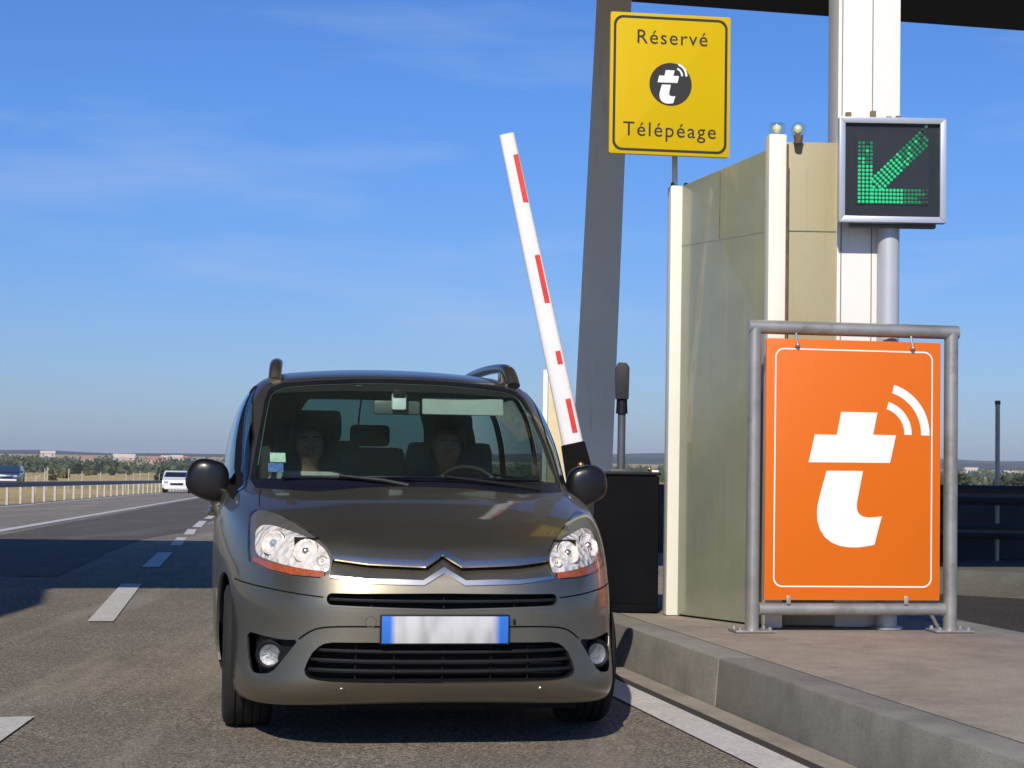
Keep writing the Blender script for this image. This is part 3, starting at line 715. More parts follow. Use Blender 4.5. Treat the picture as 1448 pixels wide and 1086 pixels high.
for i in range(len(tj)-1):
    for n0, n1 in ((0, KW), (IW-KW, IW)):
        a, b_ = tj[i]+.004, tj[i+1]-.004
        mb.frustum([kp(a, n0-(.015 if n0 == 0 else 0), -.05), kp(a, n1+(.015 if n0 else 0), -.05), kp(b_, n1+(.015 if n0 else 0), -.05), kp(b_, n0-(.015 if n0 == 0 else 0), -.05)],
                   [kp(a, n0+(.008 if n0 == 0 else 0), KH), kp(a, n1-(.008 if n0 else 0), KH), kp(b_, n1-(.008 if n0 else 0), KH), kp(b_, n0+(.008 if n0 == 0 else 0), KH)])
mb.frustum([kp(TB-.496, 0), kp(TB-.496, IW), kp(TB+.3, IW-.6), kp(TB+.3, .6)], [kp(TB-.496, .01, KH), kp(TB-.496, IW-.01, KH), kp(TB+.29, IW-.6, KH), kp(TB+.29, .6, KH)])
tag(mb.build('kerb', KERBM, bevel=.014), kind='structure')
def strip(name, n0, n1, z, mat, t0=TA, t1=TB):
    ts = np.linspace(t0, t1, 30); return tag(mesh_obj(name, [kp(t, n, z) for t in ts for n in (n0, n1)], [(2*i, 2*i+1, 2*i+3, 2*i+2) for i in range(29)], mat), kind='structure')
strip('gutter', -.155, -.02, .004, GUTT); strip('gutter_joint', -.225, -.155, .004, GROOVE); strip('lane_edge_line', -.43, -.225, .008, WLINE)
strip('kerb_joint', KW-.004, KW+.008, KH-.0035, GROOVE, TA, TB-.5)
# second island across the next lane, canopy shade partly put into its darker concrete
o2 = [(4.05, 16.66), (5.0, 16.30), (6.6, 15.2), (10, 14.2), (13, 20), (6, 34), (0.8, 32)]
tag(MB().prism(o2, (0, 0, 0), (1, 0, 0), (0, 1, 0), -.02, .24).build('pavement', concrete('shaded_kerb_concrete', (.125, .122, .108), (.08, .078, .068)), bevel=.02), kind='structure')
# ---- far hills, two ridges of real terrain
def hills(name, D, prof, depth, mat, seed):
    r = np.random.default_rng(seed); ph = r.uniform(0, 6.28, 14); fr = r.uniform(.0012, .02, 14)*3000/D*1.6; am = r.uniform(.2, 1, 14)/(1+fr*90)
    n, k = 260, 9; vs, fs = [], []
    for i in range(n):
        an = -0.5+1.0*i/(n-1); X = math.tan(an)*D; u = 724+2450*math.tan(an)
        h = np.interp(u, [p[0] for p in prof], [p[1] for p in prof])+float((am*np.sin(fr*X+ph)).sum())*D/2450*1.1
        for j in range(k):
            q = j/(k-1); w = math.sin(math.pi*min(q*1.0, 1))**.8
            vs.append((X*(1+q*depth/D), D+q*depth, -8+(h+8)*w))
    for i in range(n-1):
        for j in range(k-1): fs.append((i*k+j, (i+1)*k+j, (i+1)*k+j+1, i*k+j+1))
    return tag(mesh_obj(name, vs, fs, mat, None, True), kind='structure')
m, nt, b = new_mat('wooded_hill'); HILL = m; b.inputs['Roughness'].default_value = 1; b.inputs['Specular IOR Level'].default_value = 0
c = ramp(nt, noise(nt, .012, 8, .75, (1, .4, 2)), [(.35, (.030, .042, .026)), (.55, (.055, .065, .04)), (.70, (.17, .14, .09))]); nt.links.new(c, b.inputs['Base Color'])
hills('hills', 2500, [(-600, 2), (60, 3), (300, 3), (724, 8), (1150, 12), (1448, 10), (2100, 8)], 700, HILL, 3)
hills('hills', 3500, [(-600, 6), (60, 9), (160, 5), (300, 7), (724, 16), (900, 23), (1180, 22), (1448, 20), (2100, 16)], 500, HILL, 5)

# ================================================================== VEGETATION
def leafmat(name, c0, c1):
    m, nt, b = new_mat(name); b.inputs['Roughness'].default_value = .8; b.inputs['Specular IOR Level'].default_value = .2
    oi = N(nt, 'ShaderNodeObjectInfo'); c = ramp(nt, noise(nt, .35, 5, .7), [(.3, c0), (.7, c1)])
    hs = N(nt, 'ShaderNodeHueSaturation'); nt.links.new(c, hs.inputs['Color'])
    mr = N(nt, 'ShaderNodeMapRange'); mr.inputs['To Min'].default_value = .7; mr.inputs['To Max'].default_value = 1.35; nt.links.new(oi.outputs['Random'], mr.inputs['Value']); nt.links.new(mr.outputs[0], hs.inputs['Value'])
    nt.links.new(hs.outputs[0], b.inputs['Base Color']); return m
LEAF = leafmat('dark_foliage', (.028, .045, .018), (.085, .10, .035)); LEAF2 = leafmat('dry_foliage', (.09, .085, .03), (.20, .17, .07))
BARK = simple('bark', (.09, .07, .05), .9)
def crown_pts(vs, fs, c, w, h, n, r):
    for _ in range(n):
        d = np.array([r.normal(), r.normal(), r.normal()]); d /= np.linalg.norm(d)
        p = np.array(c)+d*np.array([w, w, h])*r.uniform(.45, 1.0)**.5*(1+.25*math.sin(3*d[0]+5*d[1]))
        s_ = w*r.uniform(.16, .34); a = r.normal(size=3); a /= np.linalg.norm(a); b_ = np.cross(a, r.normal(size=3)); b_ /= np.linalg.norm(b_)+1e-9
        k = len(vs); vs += [p-a*s_, p+b_*s_*.8, p+a*s_, p-b_*s_*.8]; fs.append((k, k+1, k+2, k+3))
# far belt that reads as one mass
vs, fs = [], []; r_ = np.random.default_rng(11)
for k in range(1500):
    D = r_.uniform(560, 1300); an = r_.uniform(-.36, .36); X = D*math.tan(an); 
    if -70 < X+.19*D < 14 and D < 500: continue
    w = r_.uniform(1.8, 4.6); h = r_.uniform(1.4, 2.9); crown_pts(vs, fs, (X, D, zp(D)+h*.75), w, h, 26, r_)
tag(mesh_obj('woodland', vs, fs, LEAF), kind='stuff', label='dark green belt of trees across the valley below the far hills')
def far_tree(name, w, h, n, mat, seed, th):
    root = empty(name); vs, fs = [], []; r = np.random.default_rng(seed)
    crown_pts(vs, fs, (0, 0, th+h*.7), w, h, n, r); mesh_obj('crown', vs, fs, mat, root)
    MB().tube([(0, 0, -.3), (.1, 0, th*.6), (0, .1, th+h*.6)], [.22, .16, .06], 7).tube([(0, 0, th*.6), (w*.4, .1, th+h*.6)], [.1, .04], 6).tube([(0, 0, th*.7), (-w*.4, -.2, th+h*.5)], [.1, .04], 6).build('trunk', BARK, root)
    return root
GB = 'bushes scattered along the dry field'
protos = [far_tree('field_bush', 1.7, 1.2, 240, LEAF, 21, .3), far_tree('field_bush', 1.3, .9, 200, LEAF2, 22, .2), far_tree('field_tree', 1.9, 2.2, 320, LEAF, 23, 1.2)]
LBL = ['dark green round bush standing in the dry field beyond the guardrail', 'pale straw coloured low bush in the dry field beyond the guardrail', 'taller dark green tree standing in the dry field beyond the guardrail']
for p in protos: tag(p, group=GB)
used = [False]*3
for k in range(42):
    D = r_.uniform(230, 540); u = r_.choice([r_.uniform(-60, 300), r_.uniform(-60, 300), r_.uniform(1330, 1500), r_.uniform(870, 935)]); X = (u-724)/2450*D
    if XL(D)-6 < X < XL(D)+26 and D < 260: continue
    i = int(r_.choice([0, 1, 1, 2])); o = protos[i] if not used[i] else copy_tree(protos[i]); used[i] = True
    o.location = (X, D, zp(D)-.1); o.rotation_euler = (0, 0, r_.uniform(0, 6)); s_ = r_.uniform(.45, .85); o.scale = (s_, s_, s_*r_.uniform(.8, 1.1))
    tag(o, LBL[i], 'tree' if i == 2 else 'bush', GB)

# ================================================================== VILLAGE
HW = [simple('house_white', (.58, .55, .48), .8), simple('house_ochre', (.55, .36, .20), .8), simple('house_pink', (.58, .38, .28), .8)]
HR = [simple('roof_tile', (.38, .20, .12), .85, 0, .3, 2), simple('roof_pale', (.62, .52, .42), .85, 0, .2, 2)]
WIN = simple('window_dark', (.05, .06, .07), .2)
HLBL = {0: 'white walled', 1: 'ochre walled', 2: 'pink walled'}
def house(u, D, w, h, wi, ri, what, dz=0.0):
    X = (u-724)/2450*D; root = empty('house', (X, D, zp(D)+dz), r_.uniform(-.3, .3)); d = w*.6
    tag(root, f'{HLBL[wi]} house {what}', 'house', 'houses of the far village')
    MB().box((0, 0, h/2), (w, d, h)).build('wall', HW[wi], root)
    MB().prism([(-d*.56, h), (d*.56, h), (0, h+d*.32)], (-w*.53, 0, 0), (0, 1, 0), (0, 0, 1), 0, w*1.06).build('roof', HR[ri], root)
    for x in np.linspace(-w*.32, w*.32, max(2, int(w/5))):
        MB().box((x, -d/2-.02, h*.55), (1.1, .1, 1.4)).build('window', WIN, root)
house(126, 1150, 8.8, 3.0, 2, 0, 'with an orange roof, left of the long pale village roof', -0.2)
house(178, 1200, 14.4, 2.7, 0, 1, 'with the longest pale roof, above the middle of the guardrail', 0.8)
house(186, 1120, 6.4, 3.0, 1, 0, 'below the longest pale village roof', -1.2)
house(222, 1250, 11.2, 2.5, 0, 0, 'with a low tiled roof left of the bright white village houses', -0.2)
house(237, 1300, 7.2, 3.8, 0, 1, 'tall and bright, left of the pair above the white car', -0.2)
house(252, 1320, 8.8, 3.8, 0, 1, 'bright, beside the wing mirror of the grey car', -0.2)
house(228, 1180, 9.6, 2.2, 1, 0, 'low and long under the bright white village houses', -1.2)
house(262, 1350, 8.0, 3.0, 1, 0, 'half hidden behind the wing mirror of the grey car', -0.2)
house(70, 1400, 11.2, 2.6, 0, 1, 'alone on the far left below the hill top', 1.8)
house(86, 620, 2.4, 1.8, 0, 0, 'small, at the edge of the field behind the guardrail', -2.0)
house(45, 1250, 4.8, 2.2, 1, 0, 'small, among the trees above the blue van', -0.2)
house(910, 900, 7.2, 3.0, 1, 1, 'seen between the dark pillar and the toll booth', -1.2)
house(1190, 1400, 12.8, 3.0, 0, 1, 'far behind the orange sign', 1.8); house(1375, 1400, 11, 2.4, 0, 1, 'long and low on the right, left of the thin marker post', .8)
house(1430, 1300, 9.6, 2.2, 1, 1, 'long and low on the right of the thin marker post', -0.2)

# ================================================================== LEFT ROADSIDE
GALV = simple('galvanised_steel', (.42, .405, .375), .38, .6, .25, 5, dirt=((.20, .15, .10), 3.2, .56))
GALVD = simple('weathered_rail_steel', (.13, .135, .15), .55, .5, .3, 2)
PWHITE = simple('post_white', (.47, .46, .43), .8)
gr = empty('guardrail', (XL(60), 60, zp(60)))
tag(gr, 'long steel guardrail on pale posts along the left road shoulder', 'guardrail')
mb = MB(gr.location); prof = [(0, .62), (.05, .66), (.02, .70), (.02, .74), (.05, .78), (0, .82)]
yy = list(np.linspace(20, 135, 70)); vs, fs = [], []
for y in yy:
    for dx, dz in [(a, c_*.86-.02) for a, c_ in prof]+[(a-.03, c_*.86-.02) for a, c_ in prof[::-1]]: vs.append((XL(y)+dx, y, zp(y)+dz+.02))
kq = 12
for i in range(len(yy)-1):
    for j in range(kq): fs.append((i*kq+j, i*kq+(j+1) % kq, (i+1)*kq+(j+1) % kq, (i+1)*kq+j))
mb.add(vs, fs); mb.build('beam', GALVD, gr)
for k in range(48):
    y = 22+k*2.35
    MB(gr.location).box((XL(y)-.07, y, zp(y)+.29), (.075, .06, .62)).build('post', PWHITE, gr)
stk = None
for k, (u, D, h, br) in enumerate([(66, 95, 1.25, 1), (70, 108, 1.4, 0), (100, 100, 1.3, 0), (119, 120, 1.2, 0), (145, 125, 1.2, 0), (181, 118, 1.1, 0), (192, 150, 1.2, 0), (201, 128, 1.3, 0), (213, 145, 1.3, 1), (228, 160, 1.2, 0), (54, 92, .9, 1), (40, 118, 1.0, 0)]):
    X = (u-724)/2450*D; s_ = empty('field_stake', (X, D, zp(D)-.07))
    mb = MB(s_.location).tube([(X, D, zp(D)-.1), (X+.02, D, zp(D)+h)], 0.03, 8)
    if br: mb.tube([(X, D, zp(D)+h*.75), (X+.25, D, zp(D)+h*1.0)], .03, 6)
    mb.build('stake', PWHITE, s_)
    tag(s_, 'pale thin stake standing in the dry field behind the guardrail' if not br else 'pale forked stake standing in the dry field behind the guardrail', 'stake', 'stakes in the dry field')
# ---- vehicles (built facing -Y in local space)
CWHITE = simple('white_car_paint', (.75, .75, .74), .3, 0, .06, 3, coat=.6); CBLUE = simple('blue_car_paint', (.045, .075, .13), .3, .4, .1, 3, coat=.6)
CGLASS = simple('dark_car_glass', (.012, .017, .02), .06, 0, .1, 3); CGREY = simple('dark_tarpaulin', (.05, .055, .075), .6, 0, .3, 2); LAMPM = simple('car_lamp', (.7, .72, .75), .1, .5)
def small_vehicle(name, side, w, paint, ws, sidewin, lamps, label, cat, loc, rz, grill, wheel=.31):
    root = empty(name, loc, rz); tag(root, label, cat)
    hw = w/2; MBb = MB(); n = len(side); ins = [1-.16*max(0, min(1, (z-.95)/.7)) for y, z in side]
    vs = [(-hw*i_, y, z) for (y, z), i_ in zip(side, ins)]+[(hw*i_, y, z) for (y, z), i_ in zip(side, ins)]
    MBb.add(vs, [tuple(range(n)), tuple(range(2*n-1, n-1, -1))]+[(i, i+n, (i+1) % n+n, (i+1) % n) for i in range(n)])
    MBb.build('body', paint, root, bevel=.05)
    (y0, z0), (y1, z1) = ws; nrm = Vector((0, -(z1-z0), (y1-y0))).normalized()*.02; g = .86
    q = [Vector((-hw*.92, y0, z0)), Vector((hw*.92, y0, z0)), Vector((hw*.80, y1, z1)), Vector((-hw*.80, y1, z1))]
    MB().frustum([v for v in q], [v+nrm for v in q]).build('windscreen', CGLASS, root)
    for sd in (-1, 1):
        q = [Vector((sd*hw*(1.0 if z < 1.1 else .88), y, z)) for y, z in sidewin]
        MB().frustum([v-Vector((sd*.06, 0, 0)) for v in q], [v+Vector((sd*.012, 0, 0)) for v in q]).build('side_window', CGLASS, root)
        MB().box((sd*hw*.74, lamps[0], lamps[1]), (hw*.34, .08, .15)).build('headlight', LAMPM, root, bevel=.03)
        MB().sphere((sd*(hw+.10), ws[0][0]+.25, ws[0][1]+.08), 1, 12, 8, sc=(.10, .07, .08)).build('door_mirror', CGLASS, root, True)
        for cy in (side[0][0]+.85, side[0][0]+3.4):
            MB().lathe([(.02, .11*sd), (wheel*.6, .10*sd), (wheel*.66, .11*sd), (wheel*.95, .10*sd), (wheel, .05*sd), (wheel, -.1*sd), (.02, -.1*sd)], (sd*(hw-.10), cy, wheel), (1, 0, 0), 24).build('wheel', RUBBER, root, True)
    MB().box((0, lamps[0]-.02, lamps[1]-.10), (hw*.9, .06, .12)).build('grille', BLACKP, root, bevel=.02)
    MB().box((0, lamps[0]-.05, lamps[1]-.32), (hw*1.7, .10, .16)).build('bumper', grill, root, bevel=.04)
    return root
D = 140; small_vehicle('blue_car', [(0, .30), (-.05, .55), (.02, .86), (.85, 1.0), (1.55, 1.52), (1.85, 1.60), (3.9, 1.56), (4.4, 1.05), (4.4, .30)], 1.85, CBLUE, ((.90, 1.02), (1.56, 1.46)), [(1.3, 1.05), (3.8, 1.07), (3.6, 1.46), (1.72, 1.46)], (-.02, .76), 'dark blue car with a pale front bumper driving behind the guardrail', 'car', ((13-724)/2450*D, D, zp(D)), R(9), CWHITE)
D = 98; small_vehicle('white_car', [(0, .28), (-.05, .5), (.03, .74), (.95, .88), (1.62, 1.20), (1.9, 1.26), (3.3, 1.24), (4.0, .92), (4.05, .28)], 1.62, CWHITE, ((.98, .90), (1.63, 1.18)), [(1.5, .92), (3.3, .94), (3.1, 1.17), (1.8, 1.17)], (-.02, .62), 'white car with a dark windscreen coming towards the wing mirror of the grey car', 'car', ((253-724)/2450*D, D, zp(D)), R(9), CWHITE)

# ================================================================== CANOPY
CONC_D = simple('dark_pillar_paint', (.90, .83, .70), .55, 0, .10, 1.2, dirt=((.34, .32, .28), 1.6, .60, (3, 3, .35)), bmp=.05, bscale=12)
CANM = simple('canopy_soffit', (.014, .013, .012), .75, 0, .3, .8, stretch=(1, 6, 1))
CANE = simple('canopy_fascia', (.055, .055, .06), .6, 0, .2, 1)
WCOL = simple('white_column_paint', (.80, .79, .75), .5, 0, .05, 1.2, dirt=((.50, .46, .38), 2.0, .60, (2, 2, .35)), bmp=.08, bscale=10)
SEAM = simple('seam_grey', (.22, .21, .19), .8)  # plain grey of the column seams and panel joints
can = empty('toll_canopy', (2.2, 10.6, 0)); tag(can, 'dark flat canopy overhead carried by a white column and a leaning grey pillar', 'canopy')
HC = 6.0
def lf(s_, t): v = LB*s_+LT*t; return (v.x, v.y)
poly = [lf(s_, t) for s_, t in ((-34, 4.3), (-4.7, 4.5), (-4.45, 5.7), (-4.5, 7.3), (-3.96, 8.5), (26, 8.5), (26, 17.2), (-34, 17.2))]  # unseen stepped left edge is shaped for the shade it casts on the road
MB(can.location).prism(poly, (0, 0, 0), (1, 0, 0), (0, 1, 0), HC, HC+.9).build('roof', CANM, can)
for t in (9.6, 11.4, 13.2, 15.0):
    MB(can.location).add([(*lf(s_, t+dt), z) for s_ in (-33.5, 25.5) for dt, z in ((-.09, HC), (.09, HC), (.09, HC-.0), (-.09, HC-.0))], []).box(((LB*-4+LT*t).x, (LB*-4+LT*t).y, HC-.11), (59, .16, .22), LA).build('soffit_beam', CANM, can)
# white column
wc = MB(can.location).box((2.150, 10.65, 3.12), (.380, .34, 5.76)).build('column', WCOL, can, bevel=.008)
MB(can.location).box((2.170, 10.479, 3.3), (.006, .006, 5.6)).build('column_seam', SEAM, wc)
MB(can.location).box((1.985, 10.478, 3.3), (.006, .006, 5.6)).build('column_seam', SEAM, wc)
for x, z in ((2.02, 3.335), (2.17, 3.345), (2.265, 3.325), (2.325, 3.33)):
    MB(can.location).box((x, 10.462, z), (.03, .04, .045 if x < 2.25 else .02)).build('bracket', simple('rusty_bracket', (.20, .13, .08), .8) if 'rusty_bracket' not in bpy.data.materials else bpy.data.materials['rusty_bracket'], wc)
# leaning pillar, a real taper
def q4(cx, cy, w, d, z): return [(cx-w/2, cy-d/2, z), (cx+w/2, cy-d/2, z), (cx+w/2, cy+d/2, z), (cx-w/2, cy+d/2, z)]
pil = MB(can.location).frustum(q4(.690, 15.4, .352, .36, .24), q4(.880, 15.4, .292, .32, 6.0)).build('pillar', CONC_D, can, bevel=.012)
MB(can.location).box((.690, 15.4, .29), (.42, .46, .10)).build('pillar_base', CONC_D, pil, bevel=.01)

# ================================================================== BOOTH (wind screen panels between pale posts)
PANEL = simple('olive_glazed_panel', (.235, .25, .185), .24, 0, .18, 1.6, coat=1.0, dirt=((.33, .285, .15), 2.6, .54, (5, 5, .22)))
PANEL2 = simple('tan_panel', (.37, .325, .19), .5, 0, .10, 1.1, dirt=((.235, .225, .13), 2.6, .53, (6, 6, .24)))
CREAM = simple('cream_post_paint', (.80, .77, .66), .45, 0, .05, 2, dirt=((.50, .42, .26), 3.5, .66, (3, 3, .4)), bmp=.06, bscale=14)
RUST = simple('rusty_seal', (.16, .10, .055), .9, 0, .5, 12)
bo = empty('toll_booth', (1.56, 10.40, KH)); tag(bo, 'olive and tan panelled toll booth with cream corner posts behind the orange sign', 'booth')
L0 = bo.location
def lin(a, b_, t): return Vector(a)+(Vector(b_)-Vector(a))*t
A0, A1 = Vector((1.035, 11.17, 0)), Vector((1.565, 10.40, 0))
dA = (A1-A0).normalized(); nA = Vector((dA.y, -dA.x, 0)); nA = nA if nA.x < 0 else -nA
mb = MB(L0); a_, b_ = A0+dA*.045, A1-dA*.03
mb.frustum([a_+Vector((0, 0, KH+.01))+nA*.015, b_+Vector((0, 0, KH+.01))+nA*.015, b_+Vector((0, 0, KH+.01))-nA*.02, a_+Vector((0, 0, KH+.01))-nA*.02],
           [a_+Vector((0, 0, 2.985))+nA*.015, b_+Vector((0, 0, 3.12))+nA*.015, b_+Vector((0, 0, 3.12))-nA*.02, a_+Vector((0, 0, 2.985))-nA*.02])
sp = mb.build('side_panel', PANEL, bo, bevel=.003)
mb = MB(L0).frustum(*[[a_+nA*(.0165)+Vector((0, 0, 2.60+dz)), b_+nA*.0165+Vector((0, 0, 2.615+dz)), b_+nA*.014+Vector((0, 0, 2.615+dz)), a_+nA*.014+Vector((0, 0, 2.60+dz))] for dz in (0, .005)]); mb.build('panel_joint', SEAM, sp)
pv = A0+dA*.46
MB(L0).frustum([pv-dA*.003+nA*.0166+Vector((0, 0, 2.618)), pv+dA*.003+nA*.0166+Vector((0, 0, 2.618)), pv+dA*.003+nA*.014+Vector((0, 0, 2.618)), pv-dA*.003+nA*.014+Vector((0, 0, 2.618))], [pv-dA*.003+nA*.0166+Vector((0, 0, 3.03)), pv+dA*.003+nA*.0166+Vector((0, 0, 3.03)), pv+dA*.003+nA*.014+Vector((0, 0, 3.03)), pv-dA*.003+nA*.014+Vector((0, 0, 3.03))]).build('panel_joint', RUST, sp)
def post(c, w, d, z0, z1, rz, name='corner_post'):
    m_ = MB(L0).box((c[0], c[1], (z0+z1)/2), (w, d, z1-z0), rz).build(name, CREAM, bo, bevel=.012)
    return m_
p0 = post((1.045, 11.14), .098, .12, KH, 2.995, R(6)); p1 = post((1.570, 10.385), .108, .12, KH, 3.195, R(4))
MB(L0).box((1.101, 11.085, 1.60), (.012, .02, 2.75), R(6)).build('seal', RUST, p0); MB(L0).box((1.634, 10.345, 1.66), (.012, .02, 2.95), R(4)).build('seal', RUST, p1)
for dx in (0.055, -.03): MB(L0).box((1.045+dx, 11.12, 3.004), (.02, .05, .022)).build('bolt', RUST, p0)
MB(L0).box((1.82, 10.52, 1.71), (.365, .03, 2.94)).build('front_panel', PANEL2, bo, bevel=.003)
fp = bo.children[-1]; MB(L0).box((1.82, 10.503, 2.635), (.365, .006, .006)).build('panel_joint', SEAM, fp); MB(L0).box((2.000, 10.50, 1.69), (.012, .02, 2.85)).build('seal', RUST, fp)
MB(L0).box((1.36, 11.55, 1.6), (.62, .03, 2.7), R(-2)).build('rear_panel', PANEL2, bo, bevel=.003)
MB(L0).box((1.82, 10.56, .31), (.40, .16, .13)).build('base_plinth', simple('plinth_concrete', (.42, .40, .33), .85, 0, .2, 5), bo, bevel=.012)
# glass lamps on top
BULB = simple('lamp_amber_core', (.90, .82, .58), .25, .2, .2, 90); CLEAR = thin_glass('lamp_glass', (.97, .95, .86), .05, 1.35, .6)
gl_ = MB(L0).lathe([(.046, 3.197), (.05, 3.205), (.05, 3.262), (.046, 3.268), (.0, 3.268)], (1.575, 10.385, 0), n=24).build('post_lamp', CLEAR, bo, True); MB(L0).sphere((1.575, 10.385, 3.235), .028, 16, 10).build('lamp_core', BULB, gl_, True)
gl_ = MB(L0).sphere((1.715, 10.45, 3.245), .046, 20, 14).build('globe_lamp', CLEAR, bo, True); MB(L0).sphere((1.712, 10.45, 3.245), .027, 12, 8, sc=(1, 1, 1.2)).build('lamp_core', BULB, gl_, True)
MB(L0).cyl((1.715, 10.45, 3.16), (1.715, 10.45, 3.21), .022, .03).build('lamp_socket', RUST, gl_, True)
# blue grey pipe carrying the lane signal and the lane signal
PIPE = simple('pale_blue_pipe', (.50, .53, .58), .4, .2, .08, 2, dirt=((.30, .29, .28), 3, .62))
sg = empty('lane_signal', (2.255, 10.36, KH)); tag(sg, 'square lane signal with lit green arrow in a silver frame on a pipe', 'traffic light'); S0 = sg.location
MB(S0).cyl((2.262, 10.43, KH), (2.262, 10.43, 2.70), .066, n=32).build('pole', PIPE, sg, True)
MB(S0).cyl((2.262, 10.43, KH), (2.262, 10.43, KH+.012), .10, n=32).build('base_flange', GALV, sg, True)
bx0, bx1, bz0, bz1, by = 1.930, 2.568, 2.662, 3.292, 10.27
SILV = simple('silver_frame', (.60, .61, .64), .32, .6, .06, 4); HOUS = simple('signal_housing', (.10, .11, .15), .5)
cx_, cz_ = (bx0+bx1)/2, (bz0+bz1)/2
MB(S0).box((cx_, by+.08, cz_), (.61, .10, .61)).build('housing', HOUS, sg, bevel=.006)
MB(S0).box((cx_+.02, by+.10, bz0-.005), (.52, .05, .03)).build('bracket', HOUS, sg, bevel=.004)
fw = .036
for nm, pts_ in (('frame_bar', [(bx0, bz0), (bx1, bz0), (bx1-fw, bz0+fw), (bx0+fw, bz0+fw)]), ('frame_bar', [(bx1, bz0), (bx1, bz1), (bx1-fw, bz1-fw), (bx1-fw, bz0+fw)]), ('frame_bar', [(bx1, bz1), (bx0, bz1), (bx0+fw, bz1-fw), (bx1-fw, bz1-fw)]), ('frame_bar', [(bx0, bz1), (bx0, bz0), (bx0+fw, bz0+fw), (bx0+fw, bz1-fw)])):
    MB(S0).prism(pts_, (0, by, 0), (1, 0, 0), (0, 0, 1), -.055, .012).build(nm, SILV, sg, bevel=.004)
fc = MB(S0).box((cx_, by+.022, cz_), (.56, .012, .55)).build('display_face', simple('display_black', (.014, .015, .016), .35, 0, .2, 8), sg)
MB(S0).box((cx_, by+.0135, cz_+.01), (.44, .004, .43)).build('display_panel', simple('display_dark_grey', (.022, .024, .024), .3, 0, .2, 8), sg)
def arrow_dots():
    o = []; ax0, az0, L, w_ = cx_-.195, cz_-.19, .37, .075
    stp = .0235
    for i in range(int(L/stp)+1):
        for j in range(int(w_/stp)+1):
            o.append((ax0+j*stp, az0+i*stp, 1-.75*(i*stp/L)**2)); o.append((ax0+w_+i*stp*.92+.005, az0+j*stp, 1-.9*(i*stp/L)**1.5)) if ax0+w_+i*stp*.92 < cx_+.22 else None
    for i in range(1, 22):
        for j in range(-2, 3):
            x = ax0+.05+i*stp*.80+j*stp*.62; z = az0+.05+i*stp*.80-j*stp*.62
            if x > ax0+w_ and z > az0+w_ and x < cx_+.21: o.append((x, z, 1-.85*(i/22)**1.3))
    return o
dots = arrow_dots(); rd = np.random.default_rng(5)
LB_ = emit('led_green_bright', (.015, .70, .25), .85); LD_ = emit('led_green_dim', (.01, .42, .15), .42); LO_ = simple('led_unlit', (.05, .085, .06), .15, 0, .3, 50); LY_ = emit('led_yellow_glint', (.75, .75, .25), .7)
def dome(vs, fs, ms, x, z, r, k):
    b0 = len(vs); n = 8
    for (q, h) in ((1, 0), (.8, .5), (.35, .85)):
        for j in range(n): vs.append(Vector((x+r*q*math.cos(2*math.pi*j/n), by+.0125-h*r*.8, z+r*q*math.sin(2*math.pi*j/n)))-S0)
    for i in range(2):
        for j in range(n): fs.append((b0+i*n+j, b0+i*n+(j+1) % n, b0+(i+1)*n+(j+1) % n, b0+(i+1)*n+j)); ms.append(k)
    fs.append(tuple(b0+2*n+j for j in range(n))); ms.append(k)
x0_, z0_ = cx_-.20, cz_-.195
LBK = simple('led_backing_green', (.012, .20, .095), .4, 0, .3, 20)
shape = [(x0_, z0_), (cx_+.2, z0_), (cx_+.16, z0_+.09), (x0_+.155, z0_+.09), (cx_+.20, cz_+.165), (cx_+.145, cz_+.22), (x0_+.09, z0_+.155), (x0_+.09, cz_+.20), (x0_, cz_+.20)]
vs = [Vector((x, by+.0120, z))-S0 for x, z in shape]; fs = [tuple(range(9))]; ms = [0]
for x, z, q in dots:
    q += rd.normal()*.10; dome(vs, fs, ms, x, z, .0100, 1 if q > .62 else 2 if q > .30 else 3)
for k in range(30):
    x, z, q = dots[int(rd.integers(len(dots)))]; dome(vs, fs, ms, x+.004, z+.003, .0055, 4)
la = mesh_obj('led_arrow', vs, fs, LBK, sg); [la.data.materials.append(m_) for m_ in (LB_, LD_, LO_, LY_)]; la.data.polygons.foreach_set('material_index', ms)

# ================================================================== LETTERING
def to_mesh(cu, name, mat, parent, mtx):
    o = bpy.data.objects.new(name, cu); COL.objects.link(o); bpy.context.view_layer.update()
    me = bpy.data.meshes.new_from_object(o.evaluated_get(bpy.context.evaluated_depsgraph_get())); bpy.data.objects.remove(o)
    me.transform(mtx); me.materials.clear(); me.materials.append(mat)
    return link(bpy.data.objects.new(name, me), parent)
def text(s_, size, name, mat, parent, mtx, space=1.0, ext=.0012, bold=0.0):
    cu = bpy.data.curves.new(name, 'FONT'); cu.body = s_; cu.size = size; cu.align_x = 'CENTER'; cu.align_y = 'CENTER'; cu.space_character = space; cu.extrude = ext; cu.offset = bold; cu.resolution_u = 6
    return to_mesh(cu, name, mat, parent, mtx)
